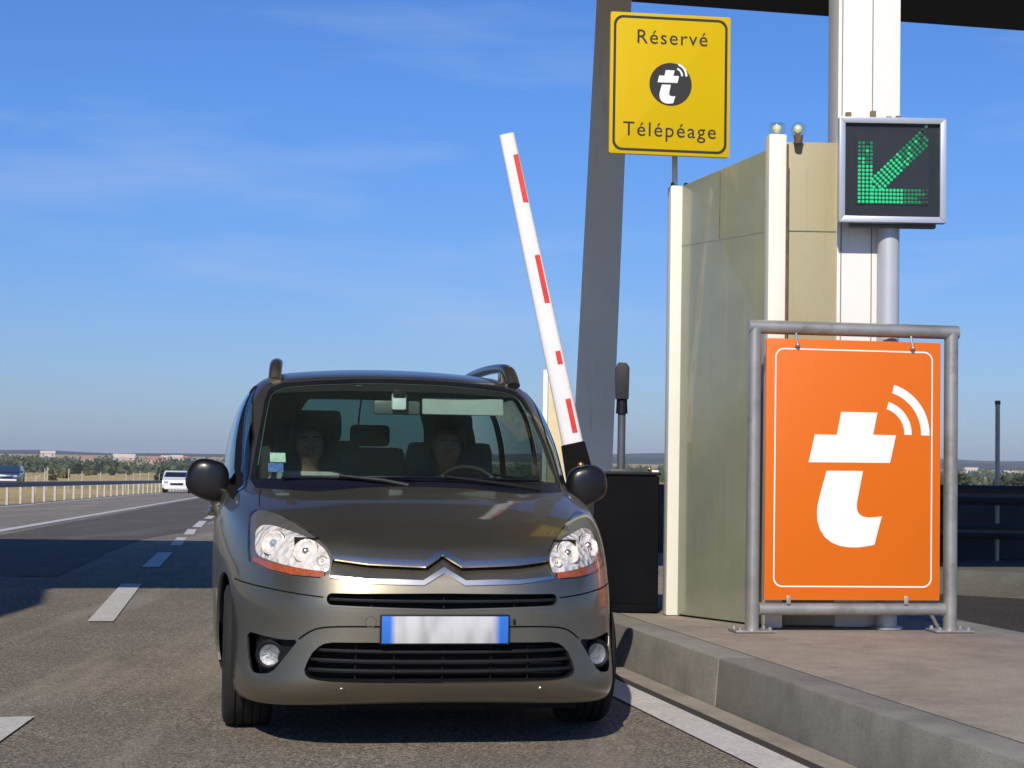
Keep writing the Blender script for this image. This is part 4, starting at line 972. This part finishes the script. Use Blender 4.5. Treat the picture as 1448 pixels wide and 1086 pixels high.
# sign logo in its own units: u right, w down, 1 unit = 1 px of the panel drawing
LOGO_BAR = [(1185.5, 583), (1236.7, 584), (1230.5, 615.3), (1263, 616), (1254.4, 655.2), (1139.4, 654), (1148.3, 614.7), (1179, 615.6)]
LOGO_STEM = [(1164.8, 666), (1216, 666.5), (1210.5, 695), (1207.2, 712), (1207.3, 720), (1209.6, 726), (1214.5, 730), (1222, 732), (1232, 731.8), (1242.6, 730.6), (1236.8, 752), (1232, 770.5), (1221, 772.6), (1209, 774), (1196, 773.8), (1184, 771.8), (1172, 767), (1162, 759), (1155.5, 748.5), (1152, 737), (1151.2, 726), (1152, 714), (1157.5, 692)]
def arc(r0, r1, c=(1238, 614), a0=-2, a1=72):
    o = [(c[0]+r1*math.cos(R(a)), c[1]-r1*math.sin(R(a))) for a in np.linspace(a0, a1, 14)]
    return o+[(c[0]+r0*math.cos(R(a)), c[1]-r0*math.sin(R(a))) for a in np.linspace(a1-1, a0, 14)]
LOGO = [('logo_bar', LOGO_BAR), ('logo_stem', LOGO_STEM), ('logo_wave', arc(37, 47.5)), ('logo_wave', arc(61, 73))]
def rr(x0, z0, x1, z1, r, n=6):
    o = []
    for cx, cz, a in ((x1-r, z0+r, -90), (x1-r, z1-r, 0), (x0+r, z1-r, 90), (x0+r, z0+r, 180)):
        o += [(cx+r*math.cos(R(a+90*k/n)), cz+r*math.sin(R(a+90*k/n))) for k in range(n+1)]
    return o
def ring_mesh(name, outer, inner, O, U, W, d, mat, parent, off):
    n = len(outer); Nn = Vector(U).cross(Vector(W)).normalized(); f = lambda p, dd: Vector(O)+Vector(U)*p[0]+Vector(W)*p[1]+Nn*dd-Vector(off)
    vs = [f(p, d) for p in outer]+[f(p, d) for p in inner]+[f(p, 0) for p in outer]+[f(p, 0) for p in inner]; fs = []
    for i in range(n):
        j = (i+1) % n; fs += [(i, j, n+j, n+i), (2*n+i, 2*n+j, j, i), (n+i, n+j, 3*n+j, 3*n+i)]
    return mesh_obj(name, vs, fs, mat, parent)
# ---- orange sign panel hanging in its tubular stand
ORG = simple('orange_sign_paint', (.76, .155, .002), .42, 0, .05, .8, bmp=.35, bscale=1.5, coat=.1, dirt=((.70, .20, .03), 1.4, .60, (1, 1, .6))); SWH = simple('sign_white', (.86, .86, .84), .45, 0, .03, 3)
st = empty('sign_stand', (1.415, 10.11, KH)); tag(st, 'grey galvanised tube stand bolted to the island around the orange sign', 'sign stand'); T0 = st.location
FU = Vector((2.615-1.415, .20, 0)); FLEN = FU.length; FU.normalize(); FN = Vector((FU.y, -FU.x, 0))
def fpnt(a, z, d=0): return Vector((1.415, 10.11, 0))+FU*a+FN*d+Vector((0, 0, z))
rt = .041
for a in (0, FLEN):
    pm = MB(T0).tube([fpnt(a, KH+.005), fpnt(a, 2.018)], rt, 24).build('post', GALV, st, True)
    MB(T0).box(fpnt(a, KH+.007), (.24, .17, .012), math.atan2(FU.y, FU.x)).build('base_plate', GALV, pm, bevel=.003)
    for da, dd in ((-.09, -.06), (.09, -.06), (-.09, .06), (.09, .06)): MB(T0).cyl(fpnt(a+da, KH+.01, dd), fpnt(a+da, KH+.03, dd), .012, n=6).build('bolt', GALV, pm)
MB(T0).tube([fpnt(-rt*.98, 2.014), fpnt(FLEN+rt*.98, 2.014)], rt, 24).build('top_bar', GALV, st, True)
MB(T0).tube([fpnt(rt*.9, .372), fpnt(FLEN-rt*.9, .372)], rt*.9, 24).build('bottom_bar', GALV, st, True)
PO, PU, PW = fpnt(.062, .425, .012), FU, Vector((0, 0, 1)); PWID, PHT = 1.075, 1.522
pn = empty('hanging_sign', tuple(fpnt(.06+PWID/2, .425, .02))); tag(pn, 'orange sign panel with a white t and radio waves hung inside the tube stand', 'sign'); H0 = pn.location
MB(H0).prism(rr(0, 0, PWID, PHT, .006, 2), PO, PU, PW, 0, .022).build('panel', ORG, pn, bevel=.002)
pz = PO+FN*.022
def onp(u, v):  # drawing units -> panel plane
    return ((u-1081)/(1328-1081)*PWID, (848-v-(u-1204)*.0*1)/(848-482)*PHT)
def onq(u, v): # photograph drawing tilts by about one degree: undo it
    v = v-(u-1204)*.0185; u = u-(482-v)*0.009-3.3*0; return onp(u, v)
MB(H0)
ring_mesh('white_border', rr(.052, .075, PWID-.050, PHT-.055, .055), rr(.060, .083, PWID-.058, PHT-.063, .048), pz, PU, PW, .0012, SWH, pn, H0)
for nm, pl_ in LOGO:
    MB(H0).prism([onq(u, v) for u, v in pl_][::-1], pz, PU, PW, 0, .0015).build(nm, SWH, pn)
for a in (.225, .935):
    cl = MB(H0).tube([fpnt(a+.02, 1.985, .02), fpnt(a+.02, 1.915, .05)], .007, 8).sphere(fpnt(a+.02, 1.91, .05), .015, 10, 6).build('hanging_clip', GALV, pn, True)
for a in (.21, .93):
    MB(H0).box(fpnt(a, .425, .03), (.025, .02, .05)).build('lower_clip', GALV, pn, bevel=.003)
# ---- yellow overhead sign on its thin pole
YEL = simple('yellow_sign_paint', (.65, .445, .0), .6, 0, .03, 1, spec=.2); SBLK = simple('sign_black', (.022, .020, .018), .5)
ys_ = empty('lane_sign', (1.0, 10.95, 2.995)); tag(ys_, 'yellow rectangular lane sign reading Réservé Télépéage above the raised barrier', 'sign'); Y0 = ys_.location
YU = Vector((math.cos(R(8)), math.sin(R(8)), 0)); YW = Vector((0, 0, 1)); YN = YU.cross(YW); YO = Vector((.586, 10.82, 3.152)); YWD, YHT = .778, .900
MB(Y0).prism(rr(0, 0, YWD, YHT, .012), YO, YU, YW, -.03, 0).build('sign_panel', YEL, ys_, bevel=.003)
ring_mesh('black_border', rr(.020, .020, YWD-.020, YHT-.020, .06), rr(.036, .036, YWD-.036, YHT-.036, .048), YO, YU, YW, .0015, SBLK, ys_, Y0)
def ym(x, z, d=.0012): 
    o = YO+YU*x+YW*z+YN*d-Y0
    return Matrix(((YU.x, YW.x, YN.x, o.x), (YU.y, YW.y, YN.y, o.y), (YU.z, YW.z, YN.z, o.z), (0, 0, 0, 1)))
text('Réservé', .127, 'lettering', SBLK, ys_, ym(YWD*.51, .745), 1.14, bold=.0); text('Télépéage', .128, 'lettering', SBLK, ys_, ym(YWD*.50, .155), 1.16)
dk = MB(Y0).prism([(YWD*.502+.137*math.cos(2*math.pi*k/48), .452+.137*math.sin(2*math.pi*k/48)) for k in range(48)], YO, YU, YW, 0, .0015).build('emblem_disc', SBLK, ys_)
for nm, pl_ in LOGO:
    q = [((u-1215)*.00112+YWD*.502, .452-(v-664-(u-1215)*.02)*.00112) for u, v in pl_]
    MB(Y0).prism(q[::-1], YO+YN*.0015, YU, YW, 0, .0012).build(nm, SWH, dk)
MB(Y0).cyl((1.03, 11.12, 2.996), (1.01, 11.02, 3.9), .018, n=16).build('pole', WCOL, ys_, True)
MB(Y0).box((1.0, 10.97, 3.55), (.5, .10, .05), R(8)).build('rear_rail', GALV, ys_)

# ================================================================== BARRIER, CABINET, POSTS
ARMW = simple('barrier_white', (.82, .80, .80), .4, 0, .04, 2, dirt=((.50, .47, .44), 5, .62, (1, 1, 2.5))); RED = simple('barrier_red', (.72, .040, .032), .4, 0, .25, 14)
ba = empty('lane_barrier', (.45, 11.4, KH)); tag(ba, 'white lane barrier arm with short red stripes raised beside the car', 'barrier'); B0 = ba.location
P0_, P1_ = Vector((.412, 11.4, 1.30)), Vector((-.062, 11.4, 3.368)); dB = (P1_-P0_).normalized(); sB = Vector((dB.z, 0, -dB.x))
def armq(s_, hw0, off=0): return P0_+dB*s_+sB*off
LARM = (P1_-P0_).length
mb = MB(B0); vs, fs = [], []; nn = 20
for i, (s_, hw) in enumerate(((0, .070), (LARM, .051))):
    for j in range(nn):
        q = 2*math.pi*j/nn; cxx = abs(math.cos(q))**.7*(1 if math.cos(q) > 0 else -1); cyy = abs(math.sin(q))**.7*(1 if math.sin(q) > 0 else -1)
        vs.append(P0_+dB*s_+sB*hw*cxx+Vector((0, .032*cyy, 0)))
for j in range(nn): fs.append((j, (j+1) % nn, nn+(j+1) % nn, nn+j))
fs += [tuple(range(nn))[::-1], tuple(range(nn, 2*nn))]
arm = mb.add(vs, fs).build('barrier_arm', ARMW, ba, True)
def strp(s0, s1):
    a0_, a1_ = .012, .046
    q = [P0_+dB*s_+sB*a+Vector((0, -.0335+dy, 0)) for dy in (0,) for s_, a in ((s0, a0_), (s0, a1_), (s1, a1_), (s1, a0_))]
    w = Vector((0, -.0015, 0)); MB(B0).frustum(q, [v+w for v in q]).build('red_stripe', RED, arm)
lz = lambda v: (632-v)/(632-190)*LARM
for v0, v1 in ((288, 221), (430, 363), (516, 498), (612, 565)): strp(lz(v0), lz(v1))
mb = MB(B0).frustum([P0_+dB*.03+sB*a+Vector((0, y, 0)) for a, y in ((-.078, -.05), (.078, -.05), (.078, .05), (-.078, .05))][::1], [P0_-dB*.42+sB*a+Vector((0, y, 0)) for a, y in ((-.105, -.07), (.105, -.07), (.105, .07), (-.105, .07))]); ho = mb.build('arm_holder', simple('holder_rubber', (.006, .006, .006), .85, 0, .4, 10, spec=.12), ba, bevel=.012)
MB(B0).sphere(P0_-dB*.12+sB*.02+Vector((0, -.055, 0)), .022, 12, 8).build('pivot_bolt', simple('brass', (.55, .36, .10), .35, .9), ho, True)
MB(B0).box((.47, 11.42, .60), (.34, .34, .72)).build('drive_housing', BLACKP, ba, bevel=.02)
MB(B0).box((.47, 11.42, .262), (.40, .40, .04)).build('base_plate', BLACKP, ba, bevel=.006)
cb = empty('equipment_cabinet', (.76, 11.5, KH)); tag(cb, 'black equipment cabinet standing between the car and the cream booth post', 'cabinet'); C0 = cb.location
BCAB = simple('cabinet_black', (.006, .006, .0075), .9, 0, .4, 3, bmp=.2, bscale=25, spec=.1)
MB(C0).box((.755, 11.44, .685), (.42, .44, .885)).build('body', BCAB, cb, bevel=.02); MB(C0).box((.755, 11.44, 1.138), (.44, .46, .02)).build('lid', BLACKP, cb, bevel=.006)
MB(C0).box((.70, 11.34, 1.155), (.10, .08, .016)).build('hinge', GALVD, cb, bevel=.003); MB(C0).sphere((.905, 11.30, 1.168), .014, 10, 6).build('lock', bpy.data.materials['brass'], cb, True); MB(C0).box((.94, 11.28, 1.155), (.045, .04, .015)).build('latch', SWH, cb, bevel=.004)
MB(C0).box((.755, 11.218, .69), (.34, .006, .78)).build('door', BCAB, cb, bevel=.004)
rl = empty('signal_post', (.838, 13.2, KH)); tag(rl, 'slim grey post with a dark box head behind the black cabinet', 'signal post'); R0 = rl.location
MB(R0).cyl((.84, 13.2, KH), (.84, 13.2, 1.62), .030, n=16).build('pole', GALVD, rl, True); MB(R0).cyl((.84, 13.2, 1.58), (.84, 13.2, 1.70), .045, .040, n=16).build('collar', BLACKP, rl, True)
MB(R0).prism([(-.048, 1.69), (.048, 1.69), (.052, 1.93), (.03, 1.965), (-.03, 1.97), (-.052, 1.93)], (.84, 13.2, 0), (1, 0, 0), (0, 0, 1), -.06, .06).build('head', simple('signal_head_grey', (.022, .024, .026), .6), rl, bevel=.006)
mk = empty('screen_panel', (.75, 30, 0)); tag(mk, 'sunlit cream panel standing far behind the raised barrier arm', 'panel'); M0 = mk.location
MB(M0).box((.80, 30, zp(30)+1.38), (.34, .12, 2.78)).build('panel', simple('yellowed_panel', (.72, .60, .36), .7, 0, .15, 3), mk, bevel=.01); MB(M0).box((.58, 30.0, zp(30)+1.43), (.08, .14, 2.92)).build('post', SWH, mk, bevel=.01); MB(M0).box((.99, 30.1, zp(30)+.95), (.12, .12, 1.9)).build('post', CREAM, mk, bevel=.01)
MB(M0).cyl((1.02, 29.9, zp(30)+1.35), (1.02, 29.9, zp(30)+1.55), .05, n=12).build('orange_beacon', ORG, mk, True)
# ---- right background: guard rail and marker post on the second island
g2 = empty('guardrail', (5.2, 17.2, .24)); tag(g2, 'dark double guardrail in the shade on the right beyond the next lane', 'guardrail'); G0 = g2.location
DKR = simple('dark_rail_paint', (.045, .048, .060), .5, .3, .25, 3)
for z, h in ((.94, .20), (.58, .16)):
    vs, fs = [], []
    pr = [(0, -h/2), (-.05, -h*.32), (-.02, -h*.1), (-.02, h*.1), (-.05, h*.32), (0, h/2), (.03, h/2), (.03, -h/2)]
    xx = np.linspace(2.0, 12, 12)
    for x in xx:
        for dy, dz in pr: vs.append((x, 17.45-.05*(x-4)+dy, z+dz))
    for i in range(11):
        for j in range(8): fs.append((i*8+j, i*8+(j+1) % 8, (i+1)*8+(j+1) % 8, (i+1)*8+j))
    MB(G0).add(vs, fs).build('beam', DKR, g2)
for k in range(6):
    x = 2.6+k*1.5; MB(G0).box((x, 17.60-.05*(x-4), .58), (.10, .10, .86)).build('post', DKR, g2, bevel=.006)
cw = empty('shade_wall', (5.5, 19, .24)); tag(cw, 'low wall coloured dark for the shaded ground behind the shaded guardrail', 'wall')
MB(cw.location).prism([(-.32, .24), (.32, .24), (.16, .50), (.10, .98), (-.10, .98), (-.16, .50)], (1.2, 19.0, 0), (0, 1, 0), (0, 0, 1), 0, 11).build('wall', simple('shaded_concrete', (.075, .078, .08), .9, 0, .3, 2), cw, bevel=.01)  # added wall stands for shaded ground, the shade is in its dark colour
mp = empty('marker_post', (5.05, 18.1, .24)); tag(mp, 'thin grey marker post standing on the right behind the shaded guardrail', 'post')
MB(mp.location).cyl((5.08, 18.1, .24), (5.08, 18.1, 1.90), .025, n=12).build('pole', GALV, mp, True); MB(mp.location).cyl((5.08, 18.1, 1.88), (5.08, 18.1, 1.92), .03, n=12).build('cap', GALVD, mp, True); MB(mp.location).box((5.08, 18.1, .247), (.14, .14, .012)).build('base_plate', GALVD, mp)
# ================================================================== PEOPLE in the car
SKIN = simple('skin', (.22, .13, .09), .6, 0, .1, 14); HAIRM = simple('dark_hair', (.018, .013, .010), .6, 0, .4, 60)
def skin_mesh(name, nodes, edges, root_i, mat, parent, off, sub=2):
    me = bpy.data.meshes.new(name); me.from_pydata([Vector(n[0])-Vector(off) for n in nodes], edges, []); o = bpy.data.objects.new(name, me); COL.objects.link(o)
    o.modifiers.new('Skin', 'SKIN'); ms = o.modifiers.new('Sub', 'SUBSURF'); ms.levels = sub; ms.render_levels = sub
    d = me.skin_vertices[0].data
    for i, n in enumerate(nodes):
        r = n[1]; d[i].radius = (r, r) if not hasattr(r, '__len__') else r; d[i].use_root = (i == root_i)
    bpy.context.view_layer.update()
    m2 = bpy.data.meshes.new_from_object(o.evaluated_get(bpy.context.evaluated_depsgraph_get())); bpy.data.objects.remove(o)
    m2.materials.clear(); m2.materials.append(mat); m2.polygons.foreach_set('use_smooth', [True]*len(m2.polygons))
    return link(bpy.data.objects.new(name, m2), parent)
def person(x0, zc, label, shirt, driver, turn=0.0):
    """seated; zc = height of the head centre, car coordinates"""
    c, s_ = math.cos(YAW), math.sin(YAW); hx, hy = x0, 2.46
    root = empty('person', (CARX+hx*c-hy*s_, CARY+hx*s_+hy*c, .80), YAW); tag(root, label, 'person')
    off = Vector((hx, hy, .80)); y = 2.46
    nd, ed = [], []
    def v(p, r, par=None):
        nd.append((p, r)); 
        if par is not None: ed.append((par, len(nd)-1))
        return len(nd)-1
    pel = v((x0, y+.06, .88), (.15, .12)); sp = v((x0, y+.08, .98), (.14, .105), pel); ch = v((x0, y+.08, zc-.235), (.155, .11), sp); nb = v((x0, y+.065, zc-.165), (.065, .06), ch)
    nk = v((x0, y+.045, zc-.115), (.050, .054), nb); jw = v((x0, y+.006, zc-.064), (.070, .084), nk); hd = v((x0, y+.022, zc+.012), (.086, .102), jw); tp = v((x0, y+.032, zc+.088), (.068, .082), hd)
    ns = v((x0, y-.088, zc-.034), (.007, .010), hd)
    er = [v((x0+q*.082, y+.035, zc-.010), (.010, .020), hd) for q in (-1, 1)]
    def arm(q, pts_, rad, tgt):
        k = ch
        idx = []
        for p, r in zip(pts_, rad): k = v(p, r, k); idx.append(k)
        palm = k
        for f in range(5):
            b0 = Vector(pts_[-1]); k2 = palm
            for p in tgt(f): k2 = v(p, .0085, k2)
        return idx
    sh = zc-.205
    if driver:
        for q, (wx, wz) in ((-1, (.37-.165, 1.085)), (1, (.37+.165, 1.085))):
            wy = 1.925
            pts_ = [(x0+q*.175, y+.07, sh), (x0+q*.235, y-.10, sh-.14), (wx+q*.03, y-.29, 1.03), (wx+q*.012, wy+.055, wz-.01), (wx+q*.006, wy+.02, wz+.01)]
            fin = lambda f, q=q, wx=wx, wz=wz, wy=wy: [(wx+q*(.010-.012*f), wy-.018, wz+.028-.012*f), (wx-q*(.012+.010*f), wy-.045, wz+.030-.014*f), (wx-q*(.020+.010*f), wy-.040, wz+.008-.014*f)] if f < 4 else [(wx-q*.02, wy+.012, wz+.03), (wx-q*.045, wy-.006, wz+.032)]
            arm(q, pts_, [(.062, .062), (.048, .048), (.038, .038), (.028, .026), (.036, .020)], fin)
    else:
        for q in (-1, 1):
            wx, wy, wz = x0+q*.10, y-.28, .93
            pts_ = [(x0+q*.175, y+.07, sh), (x0+q*.225, y-.02, sh-.22), (x0+q*.17, y-.20, .95), (wx, wy, wz), (wx-q*.01, wy-.05, wz)]
            fin = lambda f, q=q, wx=wx, wy=wy, wz=wz: [(wx+q*(.03-.018*f), wy-.095, wz+.004), (wx+q*(.03-.017*f), wy-.125, wz-.010), (wx+q*(.028-.016*f), wy-.138, wz-.032)] if f < 4 else [(wx-q*.045, wy-.05, wz+.004), (wx-q*.06, wy-.085, wz)]
            arm(q, pts_, [(.062, .062), (.048, .048), (.038, .038), (.028, .026), (.036, .020)], fin)
    for q in (-1, 1):
        k = v((x0+q*.10, y-.05, .88), (.085, .08), pel); k = v((x0+q*.12, y-.40, .90), (.062, .06), k); k = v((x0+q*.11, y-.55, .70), (.048, .048), k)
    body = skin_mesh('body', nd, ed, pel, SKIN, root, off)
    nd, ed = [], []
    pel = v((x0, y+.06, .90), (.165, .135)); sp = v((x0, y+.08, .98), (.158, .12), pel); ch = v((x0, y+.08, zc-.235), (.172, .126), sp); nb = v((x0, y+.068, zc-.178), (.075, .07), ch)
    for q in (-1, 1):
        k = v((x0+q*.178, y+.07, sh), (.076, .076), ch); k = v((x0+q*.235, y-(.10 if driver else .02), sh-(.14 if driver else .22)), (.062, .062), k)
        k = v(((.37+q*.17 if driver else x0+q*.175), y-(.26 if driver else .19), 1.03 if driver else .955), (.050, .050), k)
    skin_mesh('shirt', nd, ed, pel, shirt, root, off)
    # hair: a cap over the crown and the back of the head
    bm = bmesh.new(); rr_ = random.Random(int(zc*1000))
    vs, fs = [], []; nu, nv = 24, 12
    for i in range(nv+1):
        th = math.pi*.74*i/nv
        for j in range(nu):
            q = 2*math.pi*j/nu; front = max(0, -math.sin(q)); t2 = th*(1-.48*front)
            k = 1+.05*rr_.random()
            vs.append(Vector((x0+.108*math.sin(t2)*math.cos(q)*k, y+.036+.122*math.sin(t2)*math.sin(q)*k, zc+.020+.132*math.cos(t2)*k))-off)
    for i in range(nv):
        for j in range(nu): fs.append((i*nu+j, (i+1)*nu+j, (i+1)*nu+(j+1) % nu, i*nu+(j+1) % nu))
    mesh_obj('hair', vs, fs, HAIRM, root, True)
    EYE = bpy.data.materials.get('eye_white') or simple('eye_white', (.20, .17, .14), .4)
    for q in (-1, 1):
        e = MB(off).sphere((x0+q*.031, y-.066, zc+.004), 1, 12, 8, sc=(.013, .008, .006)).build('eye', EYE, root, True); MB(off).sphere((x0+q*.031, y-.0725, zc+.004), .0042, 8, 6).build('iris', HAIRM, e, True)
        MB(off).tube([(x0+q*.014, y-.088, zc+.020), (x0+q*.033, y-.076, zc+.024), (x0+q*.050, y-.066, zc+.019)], .004, 6).build('eyebrow', HAIRM, root, True)
    MB(off).sphere((x0, y-.072, zc-.068), 1, 12, 6, sc=(.026, .009, .007)).build('mouth', simple('lips', (.33, .12, .10), .4) if 'lips' not in bpy.data.materials else bpy.data.materials['lips'], root, True)
    return root
person(.335, 1.290, 'driver in a dark top with both hands on the steering wheel', simple('dark_top', (.035, .04, .045), .9, 0, .4, 14), True)
person(-.42, 1.295, 'front passenger with dark hair in a pale grey shirt', simple('grey_shirt', (.34, .36, .34), .9, 0, .25, 14), False)
# ================================================================== AIR
hm = bpy.data.materials.new('air'); hm.use_nodes = True; hnt = hm.node_tree; hnt.nodes.clear(); ho_ = N(hnt, 'ShaderNodeOutputMaterial'); hv = N(hnt, 'ShaderNodeVolumePrincipled')
hv.inputs['Color'].default_value = (.72, .82, 1, 1); hv.inputs['Density'].default_value = .00016; hv.inputs['Anisotropy'].default_value = .0; hnt.links.new(hv.outputs[0], ho_.inputs['Volume'])
tag(MB().box((0, 850, 14), (9000, 8400, 52)).build('haze', hm), kind='stuff')
# ================================================================== CAMERA, LIGHT, SKY
cam = bpy.data.cameras.new('camera'); cam.sensor_width = 36; cam.lens = 2450/1448*36; cam.clip_end = 20000; cam.clip_start = .1
co = bpy.data.objects.new('camera', cam); COL.objects.link(co); sc.camera = co
PIT, ROL = .04454, .016409
fwd = Vector((0, math.cos(PIT), math.sin(PIT))); up = Vector((0, -math.sin(PIT), math.cos(PIT))); rt_ = Vector((1, 0, 0))
RR = rt_*math.cos(ROL)+up*math.sin(ROL); UU = up*math.cos(ROL)-rt_*math.sin(ROL)
co.matrix_world = Matrix(((RR.x, UU.x, -fwd.x, 0), (RR.y, UU.y, -fwd.y, 0), (RR.z, UU.z, -fwd.z, 1.2043), (0, 0, 0, 1)))
EL, AZ = R(36), R(11)
d = Vector((math.sin(AZ)*math.cos(EL), math.cos(AZ)*math.cos(EL), -math.sin(EL)))     # the way the light travels
sl = bpy.data.lights.new('sun', 'SUN'); sl.energy = 4.3; sl.angle = R(.53); sl.color = (1, .92, .79)
so = bpy.data.objects.new('sun', sl); COL.objects.link(so); so.rotation_mode = 'QUATERNION'; so.rotation_quaternion = d.to_track_quat('-Z', 'Y'); so.location = (-10, -30, 40)
w = bpy.data.worlds.new('World'); sc.world = w; w.use_nodes = True; nt = w.node_tree; bg = nt.nodes['Background']
sky = N(nt, 'ShaderNodeTexSky', sky_type='NISHITA'); sky.sun_disc = False; sky.sun_elevation = EL; sky.sun_rotation = math.atan2(-d.x, -d.y); sky.altitude = 50; sky.air_density = 1.0; sky.dust_density = .2; sky.ozone_density = 3
# thin cirrus
tc = N(nt, 'ShaderNodeTexCoord'); mp_ = N(nt, 'ShaderNodeMapping'); mp_.inputs['Scale'].default_value = (2.2, 2.2, 13); mp_.inputs['Rotation'].default_value = (0, .16, 0); nt.links.new(tc.outputs['Generated'], mp_.inputs[0])
nz = N(nt, 'ShaderNodeTexNoise'); nz.inputs['Scale'].default_value = 2.1; nz.inputs['Detail'].default_value = 7; nz.inputs['Roughness'].default_value = .52; nt.links.new(mp_.outputs[0], nz.inputs['Vector'])
fc_ = ramp(nt, nz.outputs['Fac'], [(.56, 0), (.85, .30)])
sz = N(nt, 'ShaderNodeSeparateXYZ'); nt.links.new(tc.outputs['Generated'], sz.inputs[0])
air = ramp(nt, sz.outputs[2], [(0.0, (.47, .59, .92)), (.05, (.52, .68, 1.06)), (.20, (.50, .82, 1.36)), (.6, (.50, .84, 1.42))])
skb = mix(nt, 1.0, sky.outputs[0], air, 'MULTIPLY')
skm = mix(nt, fc_, skb, (6.5, 7.6, 9.4)); nt.links.new(skm, bg.inputs['Color']); bg.inputs['Strength'].default_value = .088
sc.view_settings.view_transform = 'Standard'; sc.view_settings.look = 'None'; sc.view_settings.exposure = 0; sc.view_settings.gamma = 1
sc.cycles.volume_bounces = 0; sc.cycles.max_bounces = 8; sc.cycles.transparent_max_bounces = 16; sc.cycles.use_adaptive_sampling = True
